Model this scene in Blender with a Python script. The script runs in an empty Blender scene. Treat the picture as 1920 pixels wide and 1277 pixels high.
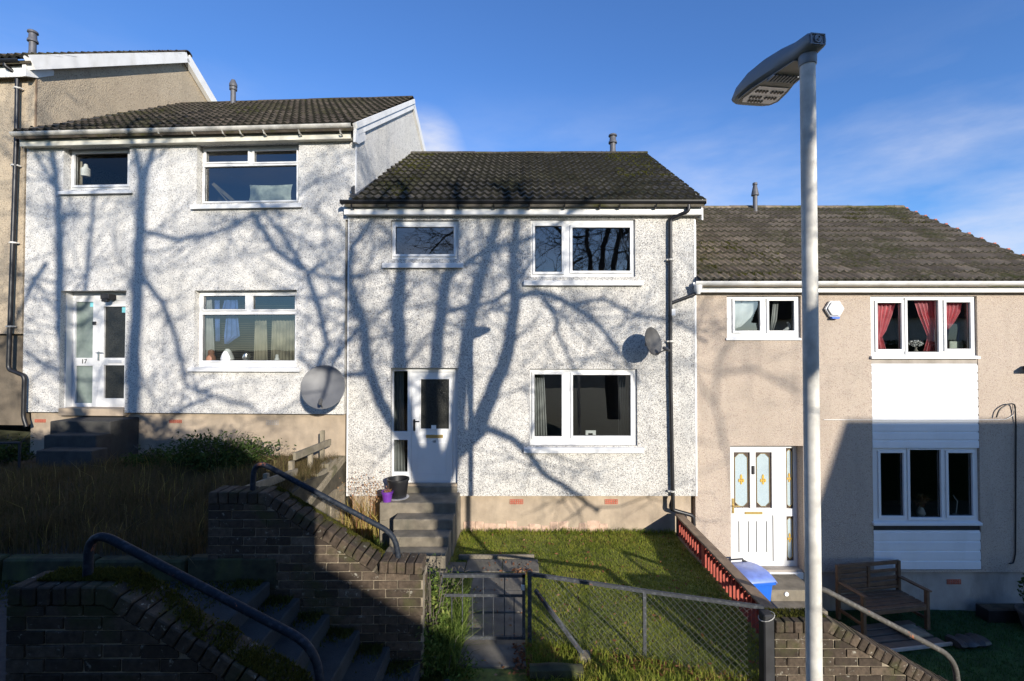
import bpy, bmesh, math, random
import numpy as np
from mathutils import Vector, Matrix
R = math.radians
random.seed(7); rng = np.random.default_rng(7)
sc = bpy.context.scene
COL = sc.collection

# ------------------------------------------------------------------ camera
FPX, UCX, VCY, PITCH = 880.0, 972.0, 638.5, R(1.0)
cam = bpy.data.cameras.new('camera')
cam.sensor_width = 36.0
cam.lens = 36.0 * FPX / 1920.0
cam.shift_x = (960.0 - UCX) / 1920.0
cam.clip_start = 0.05
cam.clip_end = 2000
camo = bpy.data.objects.new('camera', cam); COL.objects.link(camo)
camo.location = (0, 0, 0); camo.rotation_euler = (R(90) + PITCH, 0, 0)
sc.camera = camo

# ------------------------------------------------------------------ daylight
SUN_D = Vector((-0.482, 1.0, -0.300))            # the way the light travels
AZ = math.atan2(-SUN_D.x, -SUN_D.y)              # clockwise from +Y
EL = math.atan2(-SUN_D.z, math.hypot(SUN_D.x, SUN_D.y))
world = bpy.data.worlds.new('World'); sc.world = world
world.use_nodes = True
wn, wl = world.node_tree.nodes, world.node_tree.links
bg = wn['Background']
sky = wn.new('ShaderNodeTexSky'); sky.sky_type = 'NISHITA'; sky.sun_disc = False
sky.sun_elevation = EL; sky.sun_rotation = AZ
sky.altitude = 0; sky.air_density = 1.0; sky.dust_density = 0.15; sky.ozone_density = 4.0
# thin fair-weather cloud over the whole sky
tc = wn.new('ShaderNodeTexCoord')
mp = wn.new('ShaderNodeMapping'); mp.inputs['Scale'].default_value = (1.0, 1.0, 3.2)
mp.inputs['Location'].default_value = (1.7, 4.2, 0.4)
wl.new(tc.outputs['Generated'], mp.inputs['Vector'])
cn = wn.new('ShaderNodeTexNoise'); cn.inputs['Scale'].default_value = 2.6
cn.inputs['Detail'].default_value = 7; cn.inputs['Roughness'].default_value = 0.52
cn.inputs['Distortion'].default_value = 0.25
wl.new(mp.outputs['Vector'], cn.inputs['Vector'])
cr = wn.new('ShaderNodeValToRGB')
cr.color_ramp.elements[0].position = 0.40; cr.color_ramp.elements[0].color = (0, 0, 0, 1)
cr.color_ramp.elements[1].position = 0.62; cr.color_ramp.elements[1].color = (0.62, 0.62, 0.62, 1)
wl.new(cn.outputs['Fac'], cr.inputs['Fac'])
mx = wn.new('ShaderNodeMix'); mx.data_type = 'RGBA'
hs = wn.new('ShaderNodeHueSaturation'); hs.inputs['Saturation'].default_value = 1.04
hs.inputs['Hue'].default_value = 0.505; hs.inputs['Value'].default_value = 1.0
wl.new(sky.outputs['Color'], hs.inputs['Color'])
sx = wn.new('ShaderNodeSeparateXYZ'); wl.new(tc.outputs['Generated'], sx.inputs['Vector'])
lowm = wn.new('ShaderNodeMapRange'); lowm.interpolation_type = 'SMOOTHSTEP'
lowm.inputs['From Min'].default_value = 0.16; lowm.inputs['From Max'].default_value = 0.52
lowm.inputs['To Min'].default_value = 1.0; lowm.inputs['To Max'].default_value = 0.0
wl.new(sx.outputs['Z'], lowm.inputs['Value'])
cm = wn.new('ShaderNodeMath'); cm.operation = 'MULTIPLY'; wl.new(cr.outputs['Color'], cm.inputs[0]); wl.new(lowm.outputs['Result'], cm.inputs[1])
fn = wn.new('ShaderNodeTexNoise'); fn.inputs['Scale'].default_value = 9.0; fn.inputs['Detail'].default_value = 8; fn.inputs['Roughness'].default_value = 0.6
wl.new(mp.outputs['Vector'], fn.inputs['Vector'])
fr_ = wn.new('ShaderNodeMapRange'); fr_.inputs['From Min'].default_value = 0.3; fr_.inputs['From Max'].default_value = 0.62; wl.new(fn.outputs['Fac'], fr_.inputs['Value'])
fr_.inputs['To Min'].default_value = 0.45
c2 = wn.new('ShaderNodeMath'); c2.operation = 'MULTIPLY'; wl.new(cm.outputs[0], c2.inputs[0]); wl.new(fr_.outputs['Result'], c2.inputs[1])
# one small bright cumulus low over the roofs
dv = wn.new('ShaderNodeVectorMath'); dv.operation = 'DISTANCE'; wl.new(tc.outputs['Generated'], dv.inputs[0]); dv.inputs[1].default_value = (-0.185, 0.905, 0.375)
dm = wn.new('ShaderNodeMapRange'); dm.interpolation_type = 'SMOOTHSTEP'; dm.inputs['From Min'].default_value = 0.03; dm.inputs['From Max'].default_value = 0.105
dm.inputs['To Min'].default_value = 0.95; dm.inputs['To Max'].default_value = 0.0; wl.new(dv.outputs['Value'], dm.inputs['Value'])
c3 = wn.new('ShaderNodeMath'); c3.operation = 'MULTIPLY'; wl.new(dm.outputs['Result'], c3.inputs[0]); wl.new(fr_.outputs['Result'], c3.inputs[1])
c4 = wn.new('ShaderNodeMath'); c4.operation = 'MAXIMUM'; wl.new(c2.outputs[0], c4.inputs[0]); wl.new(c3.outputs[0], c4.inputs[1])
wl.new(c4.outputs[0], mx.inputs['Factor'])
tint = wn.new('ShaderNodeMix'); tint.data_type = 'RGBA'; tint.blend_type = 'MULTIPLY'; tint.inputs[0].default_value = 1.0
tint.inputs[7].default_value = (1.12, 1.36, 1.64, 1)
wl.new(hs.outputs['Color'], tint.inputs[6]); wl.new(tint.outputs[2], mx.inputs[6]); mx.inputs[7].default_value = (5.6, 5.9, 6.9, 1)
wl.new(mx.outputs[2], bg.inputs['Color'])
bg.inputs['Strength'].default_value = 0.102
sun = bpy.data.lights.new('sun', 'SUN'); sun.energy = 4.9; sun.angle = R(0.45); sun.color = (1.0, 0.93, 0.82)
suno = bpy.data.objects.new('sun', sun); COL.objects.link(suno)
suno.rotation_euler = SUN_D.to_track_quat('-Z', 'Y').to_euler()
sc.view_settings.view_transform = 'Standard'; sc.view_settings.look = 'None'
sc.view_settings.exposure = 0.46; sc.view_settings.gamma = 1.0
sc.view_settings.use_curve_mapping = False
sc.render.engine = 'CYCLES'
sc.cycles.use_denoising = True
sc.cycles.max_bounces = 8; sc.cycles.transparent_max_bounces = 12
sc.cycles.sample_clamp_indirect = 6

# ------------------------------------------------------------------ from the photograph to metres (eye height = 0)
CP, SP = math.cos(PITCH), math.sin(PITCH)
def ray(u, v):
    x, z = (u - UCX) / FPX, (VCY - v) / FPX
    return Vector((x, CP - z * SP, SP + z * CP))
def P(u, v, Y):
    r = ray(u, v); return r * (Y / r.y)
def G(u, v, Z):
    r = ray(u, v); return r * (Z / r.z)
class Fr:                                        # a facade: origin, turn about Z; x along it, y into the house
    def __init__(s, o, ang):
        s.o = Vector(o); s.ang = ang
        s.ex = Vector((math.cos(ang), math.sin(ang), 0)); s.ey = Vector((-math.sin(ang), math.cos(ang), 0))
    def L(s, u, v, dy=0.0):
        r = ray(u, v); p = r * ((s.o.dot(s.ey) + dy) / r.dot(s.ey))
        d = p - s.o; return d.dot(s.ex), p.z - s.o.z
    def rect(s, u0, v0, u1, v1, dy=0.0):
        um, vm = (u0 + u1) / 2, (v0 + v1) / 2
        return s.L(u0, vm, dy)[0], s.L(u1, vm, dy)[0], s.L(um, v1, dy)[1], s.L(um, v0, dy)[1]
    def W(s, x, y, z):
        return s.o + s.ex * x + s.ey * y + Vector((0, 0, z))

# ------------------------------------------------------------------ mesh helpers
class MB:
    def __init__(s): s.v = []; s.f = []
    def add(s, vs, fs):
        n = len(s.v); s.v += [tuple(p) for p in vs]; s.f += [tuple(i + n for i in f) for f in fs]; return s
    def quad(s, a, b, c, d): return s.add([a, b, c, d], [(0, 1, 2, 3)])
    def box(s, x0, x1, y0, y1, z0, z1):
        return s.add([(x0,y0,z0),(x1,y0,z0),(x1,y1,z0),(x0,y1,z0),(x0,y0,z1),(x1,y0,z1),(x1,y1,z1),(x0,y1,z1)],
                     [(0,3,2,1),(4,5,6,7),(0,1,5,4),(1,2,6,5),(2,3,7,6),(3,0,4,7)])
    def cbox(s, x0, x1, y0, y1, z0, z1, c=0.006, j=0.0):
        vs = []; idx = {}
        X, Y, Z = (x0, x1), (y0, y1), (z0, z1)
        for a in range(8):
            i, k, l = a & 1, (a >> 1) & 1, (a >> 2) & 1
            jj = [random.uniform(-j, j) for _ in range(3)]
            for ax in range(3):
                p = [X[i] + (c if i == 0 else -c), Y[k] + (c if k == 0 else -c), Z[l] + (c if l == 0 else -c)]
                p[ax] = (X, Y, Z)[ax][(i, k, l)[ax]]
                idx[(a, ax)] = len(vs); vs.append([p[q] + jj[q] for q in range(3)])
        fs = []
        for ax in range(3):
            o = [q for q in range(3) if q != ax]
            for side in (0, 1):
                b = side << ax
                q = [b, b | (1 << o[0]), b | (1 << o[0]) | (1 << o[1]), b | (1 << o[1])]
                f = [idx[(a, ax)] for a in q]
                fs.append(f if (side == 1) == (ax != 1) else f[::-1])
        for ax in range(3):                       # edge chamfers
            o = [q for q in range(3) if q != ax]
            for s0 in (0, 1):
                for s1 in (0, 1):
                    a = (s0 << o[0]) | (s1 << o[1]); b = a | (1 << ax)
                    fs.append([idx[(a, o[0])], idx[(b, o[0])], idx[(b, o[1])], idx[(a, o[1])]])
        for a in range(8): fs.append([idx[(a, 0)], idx[(a, 1)], idx[(a, 2)]])
        return s.add(vs, fs)
    def beam(s, a, b, w, h, up=(0, 0, 1)):        # bar with a rectangular section from a to b
        a, b = Vector(a), Vector(b); d = (b - a).normalized(); upv = Vector(up)
        sx = d.cross(upv).normalized(); sz = sx.cross(d)
        vs = []
        for p in (a, b):
            for i, k in ((-1,-1),(1,-1),(1,1),(-1,1)): vs.append(p + sx * (i * w / 2) + sz * (k * h / 2))
        return s.add(vs, [(0,1,2,3),(7,6,5,4),(0,4,5,1),(1,5,6,2),(2,6,7,3),(3,7,4,0)])
    def tube(s, pts, r, n=8, cap=True):
        pts = [Vector(p) for p in pts]; m = len(pts)
        rs = r if isinstance(r, (list, tuple)) else [r] * m
        prev = None; rings = []
        for i, p in enumerate(pts):
            t = (pts[min(i+1, m-1)] - pts[max(i-1, 0)]).normalized()
            if prev is None:
                a = Vector((0, 0, 1)) if abs(t.z) < 0.9 else Vector((1, 0, 0)); nx = t.cross(a).normalized()
            else:
                nx = (prev - t * prev.dot(t)).normalized()
            ny = t.cross(nx); prev = nx
            rings.append([p + (nx * math.cos(2*math.pi*k/n) + ny * math.sin(2*math.pi*k/n)) * rs[i] for k in range(n)])
        vs = [q for rg in rings for q in rg]; fs = []
        for i in range(m - 1):
            for k in range(n):
                fs.append((i*n+k, i*n+(k+1) % n, (i+1)*n+(k+1) % n, (i+1)*n+k))
        if cap: fs += [tuple(range(n))[::-1], tuple((m-1)*n+k for k in range(n))]
        return s.add(vs, fs)
    def lathe(s, prof, n=20, c=(0, 0, 0)):
        vs = [(c[0]+r*math.cos(2*math.pi*k/n), c[1]+r*math.sin(2*math.pi*k/n), c[2]+z) for r, z in prof for k in range(n)]
        fs = [(i*n+k, i*n+(k+1) % n, (i+1)*n+(k+1) % n, (i+1)*n+k) for i in range(len(prof)-1) for k in range(n)]
        fs += [tuple(range(n))[::-1], tuple((len(prof)-1)*n+k for k in range(n))]
        return s.add(vs, fs)
    def prism(s, poly, y0, y1):                   # polygon in x,z pushed along y
        n = len(poly); vs = [(x, y0, z) for x, z in poly] + [(x, y1, z) for x, z in poly]
        fs = [tuple(range(n)), tuple(range(2*n-1, n-1, -1))] + [(i, i+n, (i+1) % n + n, (i+1) % n) for i in range(n)]
        return s.add(vs, fs)
    def prismx(s, poly, x0, x1):                  # polygon in y,z pushed along x
        n = len(poly); vs = [(x0, y, z) for y, z in poly] + [(x1, y, z) for y, z in poly]
        fs = [tuple(range(n)), tuple(range(2*n-1, n-1, -1))] + [(i, i+n, (i+1) % n + n, (i+1) % n) for i in range(n)]
        return s.add(vs, fs)
    def prismz(s, poly, z0, z1):
        n = len(poly); vs = [(x, y, z0) for x, y in poly] + [(x, y, z1) for x, y in poly]
        fs = [tuple(range(n)), tuple(range(2*n-1, n-1, -1))] + [(i, i+n, (i+1) % n + n, (i+1) % n) for i in range(n)]
        return s.add(vs, fs)
    def slab(s, x0, x1, z0, z1, y0, y1, holes=()):   # upright slab with rectangular holes
        xs = sorted({x0, x1, *[min(max(h[i], x0), x1) for h in holes for i in (0, 1)]})
        zs = sorted({z0, z1, *[min(max(h[i], z0), z1) for h in holes for i in (2, 3)]})
        nx, nz = len(xs)-1, len(zs)-1
        def solid(i, k):
            if i < 0 or k < 0 or i >= nx or k >= nz: return False
            cx, cz = (xs[i]+xs[i+1])/2, (zs[k]+zs[k+1])/2
            return not any(h[0] < cx < h[1] and h[2] < cz < h[3] for h in holes)
        for i in range(nx):
            for k in range(nz):
                if not solid(i, k): continue
                a, b, c, d = xs[i], xs[i+1], zs[k], zs[k+1]
                s.quad((a,y0,c),(b,y0,c),(b,y0,d),(a,y0,d)); s.quad((b,y1,c),(a,y1,c),(a,y1,d),(b,y1,d))
                if not solid(i-1, k): s.quad((a,y1,c),(a,y0,c),(a,y0,d),(a,y1,d))
                if not solid(i+1, k): s.quad((b,y0,c),(b,y1,c),(b,y1,d),(b,y0,d))
                if not solid(i, k-1): s.quad((a,y1,c),(b,y1,c),(b,y0,c),(a,y0,c))
                if not solid(i, k+1): s.quad((a,y0,d),(b,y0,d),(b,y1,d),(a,y1,d))
        return s
    def mesh(s, name, mat, smooth=False):
        me = bpy.data.meshes.new(name); me.from_pydata(s.v, [], s.f)
        bm = bmesh.new(); bm.from_mesh(me)
        bmesh.ops.remove_doubles(bm, verts=bm.verts, dist=1e-5)
        if len(s.f) > 1: bmesh.ops.recalc_face_normals(bm, faces=bm.faces)
        bm.to_mesh(me); bm.free()
        me.materials.append(mat)
        if smooth:
            me.shade_smooth()
            try: me.set_sharp_from_angle(angle=R(38))
            except Exception: pass
        return me
    def build(s, name, mat, parent=None, smooth=False, loc=None, rot=None, bevel=0):
        o = bpy.data.objects.new(name, s.mesh(name, mat, smooth)); COL.objects.link(o)
        if parent: o.parent = parent
        if loc is not None: o.location = loc
        if rot is not None: o.rotation_euler = rot
        if bevel:
            b = o.modifiers.new('bevel', 'BEVEL'); b.width = bevel; b.segments = 2; b.limit_method = 'ANGLE'
        return o
def inst(name, me, parent=None, loc=(0, 0, 0), rot=(0, 0, 0), scale=(1, 1, 1)):
    o = bpy.data.objects.new(name, me); COL.objects.link(o)
    if parent: o.parent = parent
    o.location = loc; o.rotation_euler = rot; o.scale = scale
    return o
def tag(o, label, cat, group=None, kind=None):
    if label: o['label'] = label
    if cat: o['category'] = cat
    if group: o['group'] = group
    if kind: o['kind'] = kind
    return o
def thing(name, label, cat, loc=(0, 0, 0), rz=0.0, group=None):
    o = bpy.data.objects.new(name, None); COL.objects.link(o)
    o.empty_display_size = 0.1; o.location = loc; o.rotation_euler = (0, 0, rz)
    return tag(o, label, cat, group)
def struct(o): o['kind'] = 'structure'; return o
def stuff(o): o['kind'] = 'stuff'; return o
def arc(pts, rad=0.1, n=6):                      # round the corners of a polyline
    pts = [Vector(p) for p in pts]; out = [pts[0]]
    for a, b, c in zip(pts, pts[1:], pts[2:]):
        r = min(rad, (a-b).length*0.48, (c-b).length*0.48)
        p, q = b + (a-b).normalized()*r, b + (c-b).normalized()*r
        for i in range(n+1):
            t = i/n; out.append(p*(1-t)**2 + b*2*t*(1-t) + q*t*t)
    out.append(pts[-1]); return out
def npmesh(name, mat, verts, faces_flat, sizes, rnd=None, parent=None, smooth=False):
    me = bpy.data.meshes.new(name)
    me.vertices.add(len(verts)); me.vertices.foreach_set('co', np.asarray(verts, dtype=np.float32).ravel())
    me.loops.add(len(faces_flat)); me.loops.foreach_set('vertex_index', np.asarray(faces_flat, dtype=np.int32))
    me.polygons.add(len(sizes))
    st = np.concatenate([[0], np.cumsum(sizes)[:-1]]).astype(np.int32)
    me.polygons.foreach_set('loop_start', st); me.polygons.foreach_set('loop_total', np.asarray(sizes, dtype=np.int32))
    if rnd is not None:
        at = me.attributes.new('rnd', 'FLOAT', 'FACE'); at.data.foreach_set('value', np.asarray(rnd, dtype=np.float32))
    me.update(calc_edges=True); me.materials.append(mat)
    if smooth: me.shade_smooth()
    o = bpy.data.objects.new(name, me); COL.objects.link(o)
    if parent: o.parent = parent
    return o
def blades(name, mat, base, h, w, lean=0.4, seg=2, parent=None, curl=0.5, rnd=None):
    n = len(base); base = np.asarray(base, float); h = np.asarray(h)[:, None]; w = np.broadcast_to(np.asarray(w), (n,))[:, None]
    a = rng.uniform(0, 2*np.pi, n); b = rng.uniform(0, 2*np.pi, n)
    side = np.stack([np.cos(a), np.sin(a), np.zeros(n)], 1) * w * 0.5
    ln = np.abs(rng.normal(0, lean, n))[:, None]
    d = np.stack([np.cos(b), np.sin(b), np.zeros(n)], 1) * ln
    up = np.array([0, 0, 1.0])
    rv = rng.uniform(0, 1, n) if rnd is None else rnd
    if seg == 1:
        V = np.stack([base - side, base + side, base + (d + up) * h], 1).reshape(-1, 3)
        F = np.arange(n*3); return npmesh(name, mat, V, F, np.full(n, 3), rv, parent)
    mid = base + (d * 0.35 + up * 0.55) * h
    tip = base + (d * (1 + curl) + up * (1.0 - 0.25 * ln)) * h
    V = np.stack([base - side, base + side, mid - side*0.75, mid + side*0.75, tip], 1).reshape(-1, 3)
    k = np.arange(n)[:, None] * 5
    F = np.concatenate([k + np.array([0, 1, 3, 2]), k + np.array([2, 3, 4])], 1).ravel()
    S = np.tile([4, 3], n)
    return npmesh(name, mat, V, F, S, np.repeat(rv, 2), parent)
def leaves(name, mat, pts, size, parent=None, flat=0.0):
    n = len(pts); pts = np.asarray(pts, float)
    a = rng.normal(0, 1, (n, 3)); a[:, 2] *= (1 - flat); a /= np.linalg.norm(a, axis=1)[:, None]
    b = rng.normal(0, 1, (n, 3)); b[:, 2] *= (1 - flat); b -= a * (a*b).sum(1)[:, None]; b /= np.linalg.norm(b, axis=1)[:, None]
    s = np.broadcast_to(np.asarray(size), (n,))[:, None] * rng.uniform(0.6, 1.3, n)[:, None]
    c = np.cross(a, b)
    V = np.stack([pts - a*s, pts - b*s*0.45 + c*s*0.12, pts + a*s, pts + b*s*0.45 + c*s*0.12], 1).reshape(-1, 3)
    return npmesh(name, mat, V, np.arange(n*4), np.full(n, 4), rng.uniform(0, 1, n), parent)

# ------------------------------------------------------------------ materials
class NB:
    def __init__(s, name):
        s.m = bpy.data.materials.new(name); s.m.use_nodes = True
        s.t = s.m.node_tree; s.n = s.t.nodes; s.l = s.t.links; s.b = s.n['Principled BSDF']
    def pos(s, scale=(1, 1, 1), obj=False):
        c = s.n.new('ShaderNodeTexCoord') if obj else s.n.new('ShaderNodeNewGeometry')
        o = c.outputs['Object'] if obj else c.outputs['Position']
        if scale == (1, 1, 1): return o
        m = s.n.new('ShaderNodeMapping'); m.inputs['Scale'].default_value = scale; s.l.new(o, m.inputs['Vector']); return m.outputs['Vector']
    def noise(s, vec, scale, detail=4, rough=0.55, dist=0):
        n = s.n.new('ShaderNodeTexNoise'); n.inputs['Scale'].default_value = scale; n.inputs['Detail'].default_value = detail
        n.inputs['Roughness'].default_value = rough; n.inputs['Distortion'].default_value = dist
        s.l.new(vec, n.inputs['Vector']); return n.outputs['Fac']
    def voro(s, vec, scale, out='Color'):
        n = s.n.new('ShaderNodeTexVoronoi'); n.inputs['Scale'].default_value = scale; s.l.new(vec, n.inputs['Vector'])
        if out == 'Color':
            x = s.n.new('ShaderNodeSeparateColor'); s.l.new(n.outputs['Color'], x.inputs['Color']); return x.outputs['Red']
        return n.outputs['Distance']
    def ramp(s, fac, stops, interp='LINEAR'):
        r = s.n.new('ShaderNodeValToRGB'); cr = r.color_ramp; cr.interpolation = interp
        while len(cr.elements) < len(stops): cr.elements.new(0.5)
        for e, (p, c) in zip(cr.elements, stops):
            e.position = p; e.color = (*c, 1) if isinstance(c, (tuple, list)) else (c, c, c, 1)
        s.l.new(fac, r.inputs['Fac']); return r.outputs['Color']
    def mix(s, fac, a, b, mode='MIX'):
        m = s.n.new('ShaderNodeMix'); m.data_type = 'RGBA'; m.blend_type = mode
        for k, x in ((0, fac), (6, a), (7, b)):
            if isinstance(x, (int, float)): m.inputs[k].default_value = x if k == 0 else (x, x, x, 1)
            elif isinstance(x, tuple): m.inputs[k].default_value = (*x, 1)
            else: s.l.new(x, m.inputs[k])
        return m.outputs[2]
    def math(s, op, a, b=0.0):
        m = s.n.new('ShaderNodeMath'); m.operation = op
        for k, x in ((0, a), (1, b)):
            if isinstance(x, (int, float)): m.inputs[k].default_value = x
            else: s.l.new(x, m.inputs[k])
        return m.outputs[0]
    def attr(s, name='rnd'):
        a = s.n.new('ShaderNodeAttribute'); a.attribute_name = name; return a.outputs['Fac']
    def rand(s): return s.n.new('ShaderNodeObjectInfo').outputs['Random']
    def color(s, c):
        if isinstance(c, tuple): s.b.inputs['Base Color'].default_value = (*c, 1)
        else: s.l.new(c, s.b.inputs['Base Color'])
        return s
    def rough(s, r, metal=0.0, spec=None):
        if isinstance(r, (int, float)): s.b.inputs['Roughness'].default_value = r
        else: s.l.new(r, s.b.inputs['Roughness'])
        s.b.inputs['Metallic'].default_value = metal
        if spec is not None: s.b.inputs['Specular IOR Level'].default_value = spec
        return s
    def bump(s, h, strength=0.5, dist=0.01):
        b = s.n.new('ShaderNodeBump'); b.inputs['Strength'].default_value = strength; b.inputs['Distance'].default_value = dist
        s.l.new(h, b.inputs['Height']); s.l.new(b.outputs['Normal'], s.b.inputs['Normal']); return s
def simple(name, c, rough=0.6, metal=0.0, var=0.25, scale=6.0, bump=0.0, bscale=60, spec=None, dirt=None):
    k = NB(name); p = k.pos(); f = k.noise(p, scale, 5)
    lo = tuple(x*(1-var) for x in c); hi = tuple(min(1, x*(1+var)) for x in c)
    col = k.ramp(f, [(0.3, lo), (0.7, hi)])
    if dirt:
        g = k.noise(k.pos((1, 1, 0.35)), 3.0, 8, 0.65)
        col = k.mix(k.ramp(g, [(0.48, 0.0), (0.72, dirt[1])]), col, dirt[0])
    k.color(col).rough(rough, metal, spec)
    if bump: k.bump(k.noise(p, bscale, 4), bump, 0.01)
    return k.m
def harl(name, base, chips, thr, scale, warm, streak=0.25):
    k = NB(name); p = k.pos()
    r = k.voro(p, scale); r2 = k.voro(p, scale*1.9)
    big = k.noise(p, 0.9, 6, 0.6); st = k.noise(k.pos((1.6, 1.6, 0.22)), 2.2, 6, 0.6)
    b = k.mix(k.ramp(big, [(0.3, 0.0), (0.7, 1.0)]), base, warm)
    b = k.mix(k.ramp(st, [(0.5, 0.0), (0.8, streak)]), b, tuple(x*0.62 for x in warm))
    den = k.noise(p, 7, 3)
    lim = k.math('ADD', r, k.math('MULTIPLY', k.math('SUBTRACT', den, 0.5), 0.5))
    m1 = k.ramp(lim, [(thr, 0.0), (thr+0.06, 1.0)])
    m2 = k.ramp(r2, [(thr+0.06, 0.0), (thr+0.1, 0.7)])
    c = k.mix(m1, b, k.ramp(r2, [(0.0, chips[0]), (0.55, chips[1]), (1.0, chips[2])]))
    c = k.mix(m2, c, chips[1])
    k.color(c).rough(0.92, 0, 0.2)
    k.bump(k.math('ADD', k.voro(p, scale, 'Distance'), k.noise(p, scale*1.6, 2)), 0.8, 0.012)
    return k.m
M = {}
M['harl18'] = harl('pebbledash_grey_white', (0.77, 0.755, 0.71), [(0.12, 0.12, 0.12), (0.29, 0.275, 0.265), (0.45, 0.42, 0.39)], 0.73, 92, (0.70, 0.67, 0.61), 0.5)
M['harl17'] = harl('pebbledash_white', (0.79, 0.775, 0.74), [(0.16, 0.16, 0.165), (0.36, 0.35, 0.34), (0.5, 0.48, 0.46)], 0.79, 92, (0.74, 0.715, 0.655), 0.5)
M['harl19'] = harl('pebbledash_beige', (0.53, 0.448, 0.365), [(0.27, 0.20, 0.165), (0.42, 0.33, 0.27), (0.66, 0.58, 0.5)], 0.76, 76, (0.48, 0.40, 0.32), 0.5)
M['harl16'] = harl('pebbledash_cream', (0.52, 0.43, 0.31), [(0.2, 0.16, 0.12), (0.36, 0.29, 0.21), (0.55, 0.48, 0.36)], 0.80, 54, (0.44, 0.36, 0.26), 0.4)
M['plinth16'] = simple('shaded_stained_plinth', (0.15, 0.12, 0.085), 0.9, var=0.3, scale=2.2, bump=0.3, bscale=40, dirt=((0.07, 0.06, 0.045), 0.7))  # staining plus shade put into the colour, darker than the other plinths
M['plinth'] = simple('cement_plinth', (0.37, 0.295, 0.215), 0.9, var=0.26, scale=2.2, bump=0.3, bscale=40, dirt=((0.2, 0.17, 0.13), 0.6))
M['plinth19'] = simple('grey_plinth', (0.36, 0.32, 0.28), 0.9, var=0.2, scale=2.2, bump=0.3, bscale=40, dirt=((0.17, 0.15, 0.12), 0.6))
M['brickrow'] = simple('pink_brick_footing', (0.5, 0.35, 0.26), 0.9, var=0.3, scale=9, bump=0.5, bscale=50)
M['upvc'] = simple('white_upvc', (0.70, 0.70, 0.69), 0.35, var=0.03, scale=3, dirt=((0.62, 0.6, 0.55), 0.25))
M['fascia'] = simple('white_fascia_paint', (0.78, 0.77, 0.74), 0.5, var=0.06, scale=4, dirt=((0.5, 0.47, 0.4), 0.45))
M['fascia17'] = simple('cream_fascia_paint', (0.66, 0.63, 0.53), 0.6, var=0.1, scale=5, dirt=((0.4, 0.37, 0.29), 0.6))
M['gutw'] = simple('white_plastic_gutter', (0.74, 0.73, 0.7), 0.4, var=0.06, scale=5, dirt=((0.42, 0.4, 0.34), 0.55))
M['gutgrey'] = simple('weathered_grey_gutter', (0.52, 0.5, 0.45), 0.45, var=0.2, scale=6, dirt=((0.2, 0.19, 0.16), 0.8))
M['black'] = simple('black_plastic', (0.013, 0.013, 0.015), 0.42, var=0.3, scale=8)
M['blackmatt'] = simple('matt_black', (0.02, 0.02, 0.022), 0.7, var=0.3, scale=8)
M['lead'] = simple('lead_flashing', (0.06, 0.065, 0.075), 0.6, var=0.3, scale=6)
M['flue'] = simple('flue_grey', (0.09, 0.09, 0.1), 0.5, var=0.2, scale=9)
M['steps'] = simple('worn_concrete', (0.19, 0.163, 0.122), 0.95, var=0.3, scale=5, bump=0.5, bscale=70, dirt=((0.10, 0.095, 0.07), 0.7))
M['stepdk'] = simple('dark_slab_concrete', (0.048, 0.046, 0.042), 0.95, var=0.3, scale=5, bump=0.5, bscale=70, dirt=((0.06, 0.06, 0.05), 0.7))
M['pave'] = simple('paving_concrete', (0.15, 0.135, 0.11), 0.95, var=0.25, scale=6, bump=0.5, bscale=80, dirt=((0.12, 0.11, 0.08), 0.7))
M['asphalt'] = simple('path_asphalt', (0.04, 0.04, 0.04), 0.95, var=0.3, scale=20, bump=0.5, bscale=120)
M['mortar'] = simple('pale_mortar', (0.30, 0.25, 0.18), 0.95, var=0.3, scale=8, bump=0.5, bscale=90, dirt=((0.05, 0.045, 0.035), 0.95))
M['soil'] = simple('soil', (0.06, 0.05, 0.032), 1.0, var=0.4, scale=6, bump=0.8, bscale=30)
M['ground'] = simple('rough_ground', (0.06, 0.065, 0.03), 1.0, var=0.4, scale=1.5, bump=0.6, bscale=12)
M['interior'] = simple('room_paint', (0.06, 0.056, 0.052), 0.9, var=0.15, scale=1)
M['red'] = simple('red_brown_fence_stain', (0.36, 0.075, 0.05), 0.8, var=0.22, scale=7, bump=0.3, bscale=60)
M['cap'] = simple('weathered_capping', (0.24, 0.17, 0.11), 0.85, var=0.3, scale=6, bump=0.3, bscale=60)
M['oldwood'] = simple('grey_weathered_timber', (0.23, 0.195, 0.14), 0.9, var=0.3, scale=6, bump=0.4, bscale=50, dirt=((0.1, 0.1, 0.05), 0.7))
M['bench'] = simple('oiled_bench_timber', (0.13, 0.072, 0.038), 0.6, var=0.3, scale=7, bump=0.3, bscale=60)
M['board'] = simple('pale_board', (0.13, 0.10, 0.075), 0.8, var=0.2, scale=5)
M['blue'] = simple('blue_bin_plastic', (0.02, 0.13, 0.60), 0.35, var=0.12, scale=4)
M['bluelid'] = simple('sky_sheen_blue_lid', (0.17, 0.25, 0.62), 0.4, var=0.25, scale=5)  # paler than the body: sky sheen put into the colour
M['purple'] = simple('purple_pot', (0.13, 0.03, 0.27), 0.45, var=0.1)
M['dish'] = simple('grey_dish_paint', (0.115, 0.117, 0.122), 0.5, var=0.08, scale=4)
M['dishdk'] = simple('dark_dish_paint', (0.085, 0.083, 0.08), 0.5, var=0.2, scale=6)
M['galv'] = simple('galvanised_post', (0.62, 0.60, 0.55), 0.6, 0.0, var=0.16, scale=14, dirt=((0.24, 0.23, 0.2), 0.75))
M['lantern'] = simple('lantern_grey', (0.22, 0.24, 0.27), 0.45, 0.1, var=0.06, scale=9)
M['lanternlow'] = simple('lantern_underside', (0.33, 0.30, 0.26), 0.5, var=0.08, scale=9)
M['led'] = simple('led_lens', (0.08, 0.06, 0.05), 0.25, var=0.2)
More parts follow.
